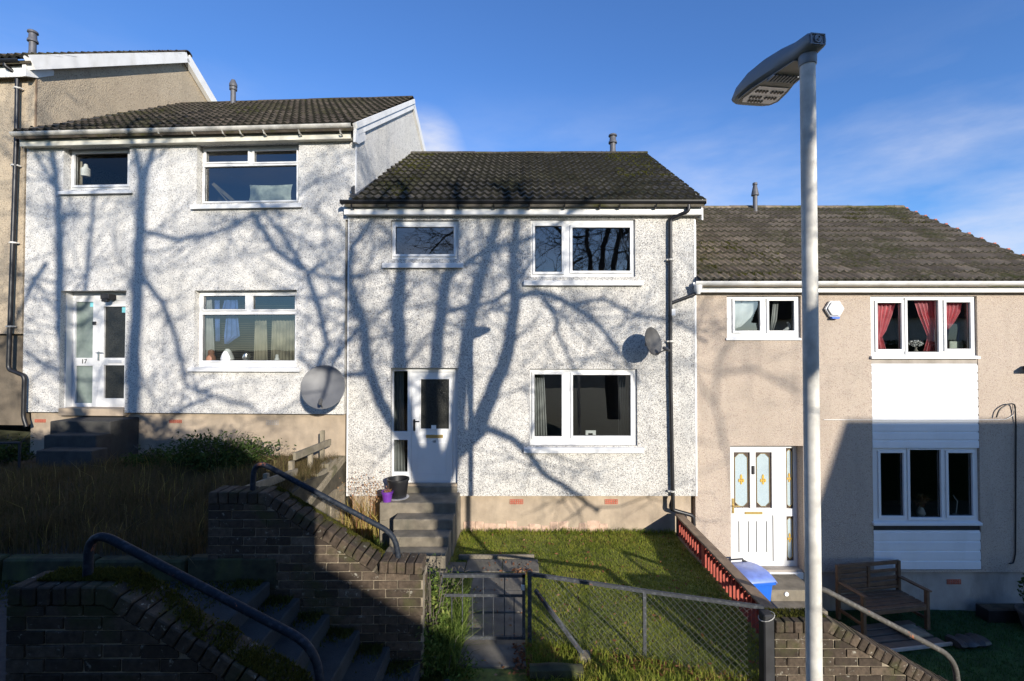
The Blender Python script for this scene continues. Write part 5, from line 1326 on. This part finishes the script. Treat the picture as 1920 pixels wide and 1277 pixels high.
for i in range(9):
    x = i*.07; r_ = .075 + .012*math.sin(i*2.3)
    for k_ in range(n): t = 2*math.pi*k_/n; tb.v.append((x, r_*1.8*math.cos(t) + random.uniform(-.01, .01), r_*.75 + r_*.8*math.sin(t) + random.uniform(-.008, .008)))
tb.f = [(i*n+k_, i*n+(k_+1) % n, (i+1)*n+(k_+1) % n, (i+1)*n+k_) for i in range(8) for k_ in range(n)] + [tuple(range(n)), tuple(8*n+k_ for k_ in range(n))]
tag(tb.build('rolled_tarpaulin', M['tarp'], smooth=True, loc=(6.92, 7.55, GZ19 + .01), rot=(0, 0, R(8))), 'rolled black tarpaulin on the dark lawn at the right end of the bench', 'tarpaulin')
q = G(1860, 1147, GZ19); tr_ = thing('plant_trough', 'black plastic plant trough on the dark lawn by the wall at the right', 'planter', (q.x, 8.3, GZ19))
MB().slab(-.42, .5, .0, .22, -.12, .12).build('trough', M['black'], tr_, bevel=.01)
MB().cbox(-.40, .48, -.10, .10, .19, .225, .005).build('soil', M['soil'], tr_)
q = G(1912, 1172, GZ19); pt_ = thing('plant_pot', 'dark round tub with a leafy shrub at the far right edge of the dark lawn', 'planter', (q.x + .1, 7.9, GZ19))
MB().lathe([(.2, 0), (.28, .3), (.3, .3), (.3, .34), (.27, .34), (.26, .28)], 24).build('pot', M['dishdk'], pt_, smooth=True)
a = rng.normal(0, 1, (700, 3)); a /= np.linalg.norm(a, axis=1)[:, None]; a *= (rng.uniform(.3, 1, 700)**.5)[:, None]
leaves('foliage', M['leaf'], a*np.array([.28, .25, .38]) + np.array([0, 0, .66]), .035, pt_)

# ------------------------------------------------------------------ pots on the landing
zl_ = lv[0][2]
q = P(746, 935, 8.18); b_ = thing('black_bucket', 'black plastic bucket on the landing beside the white front door', 'bucket', (q.x, 8.2, zl_))
MB().lathe([(.135, 0), (.14, .01), (.178, .30), (.19, .30), (.19, .335), (.172, .335), (.165, .24), (.16, .2)], 28).build('bucket', M['black'], b_, smooth=True)
MB().lathe([(.158, .0), (.160, .012), (.1, .022)], 24).build('soil', M['soil'], b_, loc=(0, 0, .22))
MB().lathe([(.17, 0), (.19, .02), (.185, .022)], 24).build('saucer', M['silver'], b_, loc=(0, 0, -.004))
q = P(726, 941, 8.0); b_ = thing('purple_pot', 'small purple flower pot at the left edge of the landing', 'flower pot', (q.x, 8.0, zl_))
MB().lathe([(.068, 0), (.09, .14), (.1, .14), (.1, .175), (.088, .175), (.084, .14)], 24).build('pot', M['purple'], b_, smooth=True)
MB().lathe([(.084, 0), (.08, .012)], 20).build('soil', M['soil'], b_, loc=(0, 0, .145))
p0 = rng.normal(0, .04, (60, 3)); p0[:, 2] = .16; blades('dry_stalks', M['stemred'], p0, rng.uniform(.02, .07, 60), .008, parent=b_)

# ------------------------------------------------------------------ things behind the glass
def drape(fr, name, label, cat, pts, dy, mat, folds=7, amp=.02, group=None):
    """cloth hung from its top edge: pts gives (v, u_left, u_right) down the drape"""
    mb = MB(); nx, rows = 36, []
    for v, ul, ur in pts:
        xl_, z = fr.L(ul, v, dy); xr__, _ = fr.L(ur, v, dy); rows.append((xl_, xr__, z))
    c0 = fr.W(*( (rows[0][0]+rows[0][1])/2, dy, rows[-1][2]))
    for a, b, z in rows:
        for i in range(nx + 1):
            t = i/nx; y = dy + amp*math.sin(2*math.pi*folds*t) + amp*.4*math.sin(9*t + z*3)
            mb.v.append(tuple(fr.W(a + (b-a)*t, y, z) - c0))
    m_ = nx + 1; mb.f = [(j*m_+i, j*m_+i+1, (j+1)*m_+i+1, (j+1)*m_+i) for j in range(len(rows)-1) for i in range(nx)]
    o = mb.build(name, mat, smooth=True, loc=c0); s = o.modifiers.new('solid', 'SOLIDIFY'); s.thickness = .004
    return tag(o, label, cat, group)
drape(fr18, 'curtain', 'grey pleated curtain at the left of the lower window of the speckled house', 'curtain', [(698, 1000, 1020), (760, 1001, 1023), (825, 1001, 1026)], .3, M['drapegrey'], 5)
drape(fr18, 'curtain', 'dark grey-blue curtain at the right of the lower window of the speckled house', 'curtain', [(698, 1160, 1184), (825, 1160, 1184)], .34, M['dish'], 5)
drape(fr18, 'curtain', 'curtain at the right edge of the upper window of the speckled house', 'curtain', [(420, 1163, 1183), (515, 1161, 1183)], .34, M['dish'], 4)
drape(fr18, 'curtain', 'grey curtain behind the narrow glass beside the white front door', 'curtain', [(692, 736, 757), (890, 737, 760)], .26, M['drapegrey'], 4)
q = fr18.rect(1098, 807, 1117, 817, .2); c = fr18.W((q[0]+q[1])/2, .2, q[2]); mb = MB(); hw = (q[1]-q[0])/2
mb.slab(-hw, hw, 0, q[3]-q[2], -.01, .01, [(-hw*.5, hw*.4, 0, (q[3]-q[2])*.5)]); tag(mb.build('card_stand', M['white'], loc=c), 'small white stand on the sill inside the lower window of the speckled house', 'ornament')
drape(fr17, 'curtain', 'narrow pale curtain at the left of the lower window of the white house', 'curtain', [(553, 381, 397), (620, 381, 401), (680, 381, 403)], .3, M['drapegrey'], 4)
drape(fr17, 'curtain', 'first beige curtain panel in the lower window of the white house', 'curtain', [(588, 478, 500), (680, 476, 502)], .42, M['drapebeige'], 4)
drape(fr17, 'curtain', 'wide beige curtain at the right of the lower window of the white house', 'curtain', [(588, 510, 552), (680, 508, 553)], .42, M['drapebeige'], 7)
drape(fr17, 'hanging_cloth', 'bright blue cloth hanging inside the lower window of the white house', 'cloth', [(562, 421, 446), (580, 416, 447), (590, 424, 446), (630, 420, 450), (645, 421, 428)], .3, M['bluecloth'], 3, .012)
drape(fr17, 'hanging_cloth', 'narrow dark blue strip of cloth beside the bright blue cloth', 'cloth', [(562, 402, 412), (640, 404, 412)], .31, M['bluecloth'], 2, .01)
drape(fr17, 'curtain', 'greenish curtain at the left of the small upper window of the white house', 'curtain', [(285, 140, 154), (350, 140, 156)], .3, M['drapebeige'], 4)
bl = thing('slatted_blind', 'dark slatted blind behind the lower window of the white house', 'blind', fr17.W(0, 0, 0), R(-3))
q = fr17.rect(380, 555, 556, 678, .5); me = MB().box(q[0], q[1], -.012, .012, -.001, .001).mesh('slat', M['blindslat'])
nb = 30
for i in range(nb): inst('slat', me, bl, (0, .5, q[2] + (q[3]-q[2])*(i+.5)/nb), (R(32), 0, 0))
MB().box(q[0], q[1], .48, .52, q[3], q[3] + .04).build('head_rail', M['blindslat'], bl)
def figure(fr, name, label, cat, u0, v0, u1, v1, dy, mat, prof, n=16):
    a, b, z0, z1 = fr.rect(u0, v0, u1, v1, dy); hw, H = (b-a)/2, z1-z0; c = fr.W((a+b)/2, dy, z0)
    return tag(MB().lathe([(r*hw, z*H) for r, z in prof], n).build(name, mat, smooth=True, loc=c), label, cat)
blob = [(.6, 0), (1, .12), (.95, .35), (.6, .6), (.7, .75), (.55, .92), (.1, 1)]
ball = [(.2, 0), (.8, .15), (1, .45), (.8, .82), (.25, .97), (.1, 1)]
figure(fr17, 'figurine', 'brown figurine on the sill of the lower window of the white house', 'ornament', 388, 655, 404, 678, .2, M['brownfig'], blob)
figure(fr17, 'figurine', 'white shell-shaped ornament on the sill of the lower window of the white house', 'ornament', 414, 654, 439, 678, .2, M['white'], [(.7, 0), (.9, .2), (.75, .5), (.5, .8), (.2, 1)])
figure(fr17, 'glass_ball', 'shiny silver ball ornament on the sill of the lower window of the white house', 'ornament', 455, 660, 469, 678, .2, M['chrome'], ball)
figure(fr17, 'figurine', 'small pale ornament at the right of the sill in the white house', 'ornament', 515, 664, 524, 678, .2, M['white'], blob)
figure(fr17, 'bottle', 'white bottle inside the small upper window of the white house', 'bottle', 154, 308, 168, 331, .24, M['white'], [(.9, 0), (1, .1), (1, .6), (.5, .75), (.4, .95), (.3, 1)])
q = fr17.rect(466, 346, 547, 379, .3); c = fr17.W((q[0]+q[1])/2, .3, q[2])
hw, H = (q[1]-q[0])/2, q[3]-q[2]; mb = MB(); nn = 10
for s in (-1, 1):
    for i in range(nn + 1):
        for j in range(nn + 1):
            x, z = -1 + 2*i/nn, 2*j/nn - 1; pn = (1 + .12*x*x*abs(z)); mb.v.append((x*hw*(1 - .06*(1-z*z)), s*.07*(1-x*x)*(1-z*z), H/2 + z*H/2*(1 - .10*(1-x*x)) + .06*x*H))
for s in (0, 1):
    for i in range(nn):
        for j in range(nn): a = s*(nn+1)**2 + i*(nn+1) + j; mb.f.append((a, a+1, a+nn+2, a+nn+1))
tag(mb.build('cushion', M['cushion'], smooth=True, loc=c, rot=(0, R(3), R(-3))), 'pale green cushion leaning in the upper window of the white house', 'cushion')
a, z0 = fr17.L(438, 377, .3); b, z1 = fr17.L(400, 345, .3); c = fr17.W(a, .3, z0)
mb = MB(); mb.beam((0, 0, 0), (b-a, .02, z1-z0), .03, .06).beam((-.12, 0, 0), (b-a-.02, .02, z1-z0), .02, .02)
tag(mb.build('wooden_prop', M['oldwood'], loc=c), 'slanting pale timber inside the upper window of the white house', 'timber')
pk = M['pink']; pg = 'pink tied-back curtains in the upper window of the beige house'
drape(fr19, 'curtain', 'left pink curtain tied back in the upper window of the beige house', 'curtain', [(560, 1640, 1682), (590, 1640, 1672), (620, 1642, 1660), (632, 1643, 1652), (640, 1643, 1655), (662, 1643, 1662)], .17, pk, 5, .02, pg)
drape(fr19, 'curtain', 'middle pink curtain tied back in the upper window of the beige house', 'curtain', [(560, 1712, 1763), (590, 1722, 1763), (620, 1735, 1762), (632, 1740, 1758), (640, 1738, 1760), (664, 1731, 1762)], .17, pk, 6, .02, pg)
drape(fr19, 'curtain', 'right pink curtain swept aside in the upper window of the beige house', 'curtain', [(560, 1768, 1806), (585, 1768, 1800), (605, 1769, 1788), (618, 1769, 1776)], .17, pk, 5, .02, pg)
q = fr19.rect(1707, 648, 1726, 664, .22); c = fr19.W((q[0]+q[1])/2, .22, q[2]); vs_ = thing('flower_vase', 'white flowers in a small vase in the upper window of the beige house', 'vase', c)
MB().lathe([(.03, 0), (.045, .05), (.02, .1), (.03, .13)], 14).build('vase', M['plinth19'], vs_, smooth=True)
a = rng.normal(0, 1, (160, 3)); a /= np.linalg.norm(a, axis=1)[:, None]; leaves('flowers', M['stemyel'] if False else M['white'], a*np.array([.13, .07, .05]) + np.array([0, 0, .2]), .022, vs_)
q = fr19.rect(1776, 640, 1802, 658, .25); tag(MB().cbox(-(q[1]-q[0])/2, (q[1]-q[0])/2, -.05, .05, 0, q[3]-q[2], .01).build('storage_box', M['cushion'], loc=fr19.W((q[0]+q[1])/2, .25, q[2])), 'pale yellow box in the right light of the upper window of the beige house', 'box')
drape(fr19, 'curtain', 'white drape drawn across the small upper window of the beige house', 'curtain', [(560, 1374, 1426), (575, 1374, 1420), (595, 1374, 1408), (612, 1374, 1390), (616, 1374, 1379)], .16, M['white'], 2, .008)
drape(fr19, 'curtain', 'dark grey curtain in the right light of the small upper window of the beige house', 'curtain', [(560, 1450, 1460), (600, 1446, 1456), (622, 1444, 1449)], .2, M['drapegrey'], 2, .01)
q = fr19.rect(1470, 601, 1484, 622, .16); bd = thing('bird_figurine', 'white bird figurine in the small upper window of the beige house', 'ornament', fr19.W((q[0]+q[1])/2, .16, q[2]))
MB().tube([(-.09, 0, .03), (-.04, 0, .045), (.0, 0, .06), (.03, 0, .09), (.02, 0, .15), (.0, 0, .17), (-.02, 0, .165)], [.004, .025, .036, .03, .018, .02, .004], 10).build('bird', M['white'], bd, smooth=True)
MB().lathe([(.04, 0), (.035, .02), (.012, .03)], 14).build('base', M['white'], bd)
q = fr19.rect(1715, 935, 1737, 968, .2); c = fr19.W((q[0]+q[1])/2, .2, q[2]); vs_ = thing('flower_vase', 'white vase of dried flowers in the lower window of the beige house', 'vase', c)
MB().lathe([(.05, 0), (.075, .06), (.05, .14), (.03, .17), (.04, .2)], 16).build('vase', M['white'], vs_, smooth=True)
p0 = rng.normal(0, .02, (140, 3)); p0[:, 2] = .18; blades('dried_flowers', M['stemred'], p0, rng.uniform(.1, .28, 140), .03, lean=.5, parent=vs_)
q = fr19.rect(1784, 930, 1800, 965, .2); c = fr19.W((q[0]+q[1])/2, .2, q[2]); ds = thing('desk_lamp', 'angled white desk lamp in the right light of the lower window of the beige house', 'lamp', c)
MB().tube([(0, 0, 0), (.03, 0, .25), (-.05, 0, .36)], .009, 8).build('arm', M['white'], ds); MB().lathe([(.05, 0), (.05, .012)], 14).build('base', M['white'], ds)

# ------------------------------------------------------------------ plants
def scatter(n, x0, x1, y0, y1, zf, keep=None):
    x = rng.uniform(x0, x1, n); y = rng.uniform(y0, y1, n)
    if keep is not None: m_ = keep(x, y); x, y = x[m_], y[m_]
    return np.stack([x, y, np.array([zf(a, b) for a, b in zip(x, y)])], 1)
# sunny lawn: short mossy blades, thinner and longer at the edges
inl = lambda x, y: ~((x > -.68) & (x < .1) & (y < 7.0)) & ~((x > -2.05) & (x < -1.05) & (y > 7.0)) & ~((x > -2.0) & (x < .35) & (y > 7.0) & (y < 7.4)) & (x > -2.4)
b = scatter(80000, -2.4, XF - .05, 4.7, 8.6, z18f, lambda x, y: inl(x, y) & ((x > -1.0) | (rng.uniform(0, 1, len(x)) < .5)))
patch = .5 + .5*np.sin(b[:, 0]*2.3 + 1.2*np.sin(b[:, 1]*1.7))*np.sin(b[:, 1]*2.9 + .7*np.sin(b[:, 0]*3.1))
stuff(tag(blades('grass', M['grass'], b, rng.uniform(.012, .034, len(b)) * (1 + .8*patch), .009, lean=.5, seg=1, rnd=np.clip(rng.uniform(0, 1, len(b))*.7 + patch*.3, 0, 1)), 'short mossy sunlit lawn grass before the middle house', 'grass'))
b = scatter(5200, .08, 2.5, 4.68, 5.28, z18f, lambda x, y: (y < 5.36 - .17*x) & (rng.uniform(0, 1, len(x)) < .4 + .6*np.exp(-((x-.35)/.35)**2)))
stuff(tag(blades('long_grass', M['grass'], b, rng.uniform(.05, .14, len(b)), .008, lean=.5), 'longer bright grass along the foot of the chain-link fence', 'grass'))
b = scatter(1500, -1.0, 2.8, 8.5, 8.6, z18f, lambda x, y: x > -1.0)
stuff(tag(blades('grass_fringe', M['grass'], b, rng.uniform(.03, .12, len(b)), .009, lean=.4), 'fringe of grass along the foot of the middle house wall', 'grass'))
b = scatter(50000, 3.05, 10.5, 4.6, 8.55, z19f)
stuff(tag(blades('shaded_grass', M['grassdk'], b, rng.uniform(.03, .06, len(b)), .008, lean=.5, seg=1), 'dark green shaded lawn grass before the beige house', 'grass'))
# dry grass, upper garden
b = scatter(420, -9.6, -3.4, 4.9, 7.6, z17f, lambda x, y: ~((x > -8.9) & (x < -6.6) & (y > 6.8)))
stuff(tag(blades('seed_stalks', M['stemyel'], b, rng.uniform(.26, .46, len(b)), .006, lean=.22, curl=1.2), 'taller bleached stalks standing out of the shaded dry grass', 'grass'))
def tuftsoil(x, y): return z17f(x, y) + .02
b = np.concatenate([np.array([(cx + rng.normal(0, .07), min(8.2, max(4.82, cy + rng.normal(0, .07))), z17f(cx, cy)) for _ in range(60)]) for cx, cy in zip(rng.uniform(-9.4, -3.3, 70), rng.uniform(4.8, 7.8, 70)) if not (-8.9 < cx < -6.6 and cy > 6.7)])
stuff(tag(blades('grass_tufts', M['straw'], b, rng.uniform(.15, .4, len(b)), .008, lean=.6, curl=1.0), 'arching tufts in the shaded dry grass of the upper garden', 'grass'))
b = scatter(30000, -9.8, -3.3, 4.87, 8.3, z17f, lambda x, y: ~((x > -8.9) & (x < -6.7) & (y > 7.6)))
hgt = rng.uniform(.09, .27, len(b)) * (.75 + .5*np.abs(np.sin(b[:, 0]*2.1 + np.sin(b[:, 1]*3)))) * (1.25 - .5*np.clip((b[:, 1]-5.2)/3.1, 0, 1))
stuff(tag(blades('dry_grass', M['straw'], b, hgt, .007, lean=.28, curl=.6), 'tall straw-coloured dry grass filling the shaded upper garden', 'grass'))
b = scatter(900, -3.42, -3.2, 6.4, 8.4, lambda x, y: GZ17 - .12)
stuff(tag(blades('dry_grass', M['straw'], b, rng.uniform(.1, .3, len(b)), .008, lean=.4), 'tufts of dry grass behind the low timber rails', 'grass'))
def bush(name, label, c, rad, nl, size, mat, stems, cat='shrub', zmin=-1.0):
    h = thing(name, label, cat, (c[0], c[1], c[2])); nc = 26
    cc = rng.normal(0, 1, (nc, 3)); cc /= np.linalg.norm(cc, axis=1)[:, None]; cc *= rng.uniform(.35, .95, nc)[:, None]; cc[:, 2] = np.abs(cc[:, 2])
    k_ = rng.integers(0, nc, nl); pts = (cc[k_] + rng.normal(0, .17, (nl, 3))) * np.array(rad); pts[:, 2] = np.maximum(pts[:, 2], .02)
    leaves('foliage', mat, pts, size, h)
    mb = MB()
    for _ in range(stems):
        a = random.uniform(0, 6.28); e = random.uniform(.4, 1.05); d = Vector((math.cos(a)*rad[0]*e, math.sin(a)*rad[1]*e, rad[2]*random.uniform(.7, 1.25)))
        mb.tube([Vector((0, 0, -.05)) + d*.05, d*.45 + Vector((0, 0, .12*rad[2])), d*.8 + Vector((0, 0, .08)), d + Vector((0, 0, random.uniform(-.15, .02)))], [.006, .005, .004, .002], 5)
    mb.build('stems', M['bark'], h); return h
bush('bramble_bush', 'dark green bramble bush sprawling below the plinth of the white house', (-4.75, 7.6, GZ17), (1.05, .55, .52), 5200, .032, M['leaf'], 40)
bush('bramble_bush', 'low straggling brambles in the shade right of the dark slab steps', (-6.0, 7.9, GZ17), (.7, .4, .26), 1500, .03, M['leaf'], 20)
bush('leafy_shrub', 'small dark shrub at the corner by the tall black downpipe', (-8.75, 8.0, GZ17), (.5, .4, .42), 1500, .03, M['leaf'], 16)
bush('leafy_weeds', 'sunlit leafy weeds at the end of the middle brick wall', (-.93, 5.06, GZ18 - .05), (.17, .30, .92), 3600, .026, M['weed'], 40, 'weeds')
bush('leafy_weeds', 'weeds growing behind the gate left of the garden path', (-.95, 5.85, GZ18), (.36, .5, .5), 3600, .026, M['weed'], 30, 'weeds')
bush('leafy_weeds', 'dark weeds on the shaded ground below the middle brick wall', (-.75, 4.86, -3.5), (.4, .18, .4), 1500, .022, M['weed'], 20, 'weeds')
b = scatter(2600, -1.1, -.62, 4.8, 5.9, lambda x, y: GZ18)
stuff(tag(blades('wild_grass', M['weed'], b, rng.uniform(.15, .45, len(b)), .010, lean=.4), 'rank grass among the weeds by the gate', 'grass'))
b = scatter(2200, -3.0, -2.1, 6.9, 8.4, lambda x, y: GZ18)
stuff(tag(blades('wild_grass', M['weed'], b, rng.uniform(.06, .25, len(b)), .010, lean=.5), 'wild grass in the narrow bed left of the sunlit front steps', 'grass'))
dp_ = thing('dried_plant', 'dried plant with yellow leaves and reddish seed heads left of the front steps', 'plant', (-2.72, 8.2, GZ18))
p0 = rng.normal(0, 1, (200, 3))*np.array([.2, .1, 0]); blades('leaves', M['stemyel'], p0, rng.uniform(.4, .85, 200), .016, lean=.32, parent=dp_, curl=.9)
p0 = rng.normal(0, 1, (80, 3))*np.array([.22, .1, 0]); blades('stems', M['stemred'], p0, rng.uniform(.6, 1.12, 80), .01, lean=.16, parent=dp_)
a = rng.normal(0, 1, (260, 3))*np.array([.26, .1, .13]) + np.array([.05, 0, .93]); stuff(leaves('seed_heads', M['stemred'], a, .02, dp_))
# moss on the near wall, steps and kerbs
def moss(label, n, fn, hgt=.03):
    b = np.array([fn() for _ in range(n)]); stuff(tag(blades('moss', M['moss'], b, rng.uniform(.4, 1, n)*hgt, .014, lean=.8, seg=1), label, 'moss'))
pA, pB, pC = P(15, 1101, 2.95), P(205, 1101, 2.95), P(690, 1398, 2.95)
cl = [(random.random(), random.uniform(.2, 1)) for _ in range(30)]
def mnear():
    c_ = random.choice(cl); t = min(1, max(0, c_[0] + random.gauss(0, .025))); y = 2.95 + .225*min(1, max(.12, c_[1] + random.gauss(0, .2)))
    if random.random() < .4: x = pA.x + (pB.x-pA.x)*random.uniform(.18, 1); return (x, 2.95 + .225*random.uniform(.3, 1), pA.z + .004)
    return (pB.x + (pC.x-pB.x)*t, y, pB.z + (pC.z-pB.z)*t)
moss('brown-green moss on the coping of the nearest brick wall', 7000, mnear)
qA, qB = P(502, 924, 4.75), P(711, 1053, 4.75)
moss('green moss along the back edge of the middle wall coping', 3000, lambda: (lambda t: (qA.x + (qB.x-qA.x)*t, 4.75 + .225*(1 - abs(random.gauss(0, .28*(.5 + .5*math.sin(17*t)*math.sin(41*t+1))))), qA.z + (qB.z-qA.z)*t))(random.random()), .014)
moss('moss along the path edge below the mossy kerb stones', 5000, lambda: (random.uniform(-7.5, ST0 - .2), 4.73 - abs(random.gauss(0, .22)), SZ0), .03)
moss('moss in the corners of the public stairs', 2500, lambda: (lambda i: (ST0 - .31 + .30*i + random.uniform(.0, .27), 4.73 - abs(random.gauss(0, .10)), SZ0 - .16*i))(random.randint(0, 6)), .05)
rA, rB = P(1453, 1165, 4.75), P(1558, 1165, 4.75)
moss('moss and dry litter on the flat top of the sunlit brick wall', 1200, lambda: (random.uniform(rA.x, rB.x), 4.75 + .225*random.uniform(.3, 1), rA.z), .022)
# fallen leaves
def litter(label, pts, size):
    n = len(pts); stuff(tag(leaves('fallen_leaves', M['deadleaf'], pts, size, flat=.4), label, 'leaves'))
b = scatter(420, -.6, 2.8, 4.75, 8.5, z18f); b[:, 2] += .035; litter('brown fallen leaves scattered over the sunny lawn', b, .026)
b = scatter(520, .1, 2.6, 4.72, 5.2, z18f, lambda x, y: np.abs(y - (5.22 - .17*x)) < .12); b[:, 2] += .03; litter('drift of fallen leaves along the foot of the chain-link fence', b, .032)
b = scatter(110, -.05, .14, 4.8, 5.3, lambda x, y: GZ18 + .05); litter('fallen leaves gathered at the right gate post', b, .03)
b = scatter(60, -.1, .2, 6.9, 7.1, lambda x, y: GZ18 + .05); litter('fallen leaves at the corner of the garden path', b, .03)
# low rail at the far left of the upper garden
lr = thing('low_rail', 'low black metal rail in the shaded grass at the far left edge', 'rail', (P(37, 830, 7.4).x, 7.4, GZ17))
zz = P(37, 830, 7.4).z - GZ17; MB().tube([(0, 0, -.1), (0, 0, zz)], .018, 8).build('post', M['blackmatt'], lr); MB().tube([(.02, 0, zz), (-1.2, 0, zz - .02)], .02, 8).build('bar', M['blackmatt'], lr)

# moss clumps on the roofs
def roofmoss(label, fr, xs, ye, ze, tanp, n, sl):
    cl_ = [(random.uniform(*xs), random.uniform(*sl)) for _ in range(n//45)]
    b = []
    for _ in range(n):
        c_ = random.choice(cl_); x = c_[0] + random.gauss(0, .07); y = c_[1] + random.gauss(0, .05)
        if xs[0] < x < xs[1] and y > ye + .03: b.append(tuple(fr.W(x, y, ze + (y - ye)*tanp + .05)))
    b = np.array(b); stuff(tag(blades('moss', M['moss'], b, rng.uniform(.01, .035, len(b)), .022, lean=.9, seg=1), label, 'moss'))
roofmoss('moss clumps towards the right end of the dark roof of the middle house', fr18, (x1_18 - 1.1, x1_18 + .05), -.24, zg18, tan18, 2600, (1.2, 3.6))
roofmoss('moss clumps beside the flashing on the dark roof of the middle house', fr18, (xt0 + .05, xt0 + .9), -.24, zg18, tan18, 2200, (0, 3.5))
roofmoss('moss along the lower left of the grey-brown roof of the beige house', fr19, (.05, 2.0), -.24, zg19, tan19, 3000, (-.2, 1.4))
roofmoss('moss along the ridge end of the grey-brown roof of the beige house', fr19, (4.6, 6.7), -.24, zg19, tan19, 1800, (2.3, 3.6))
roofmoss('moss at the left of the dark roof of the white house', fr17, (-W17 + .1, -2.5), -.24, zg17, tan17, 3200, (-.1, 3.4))
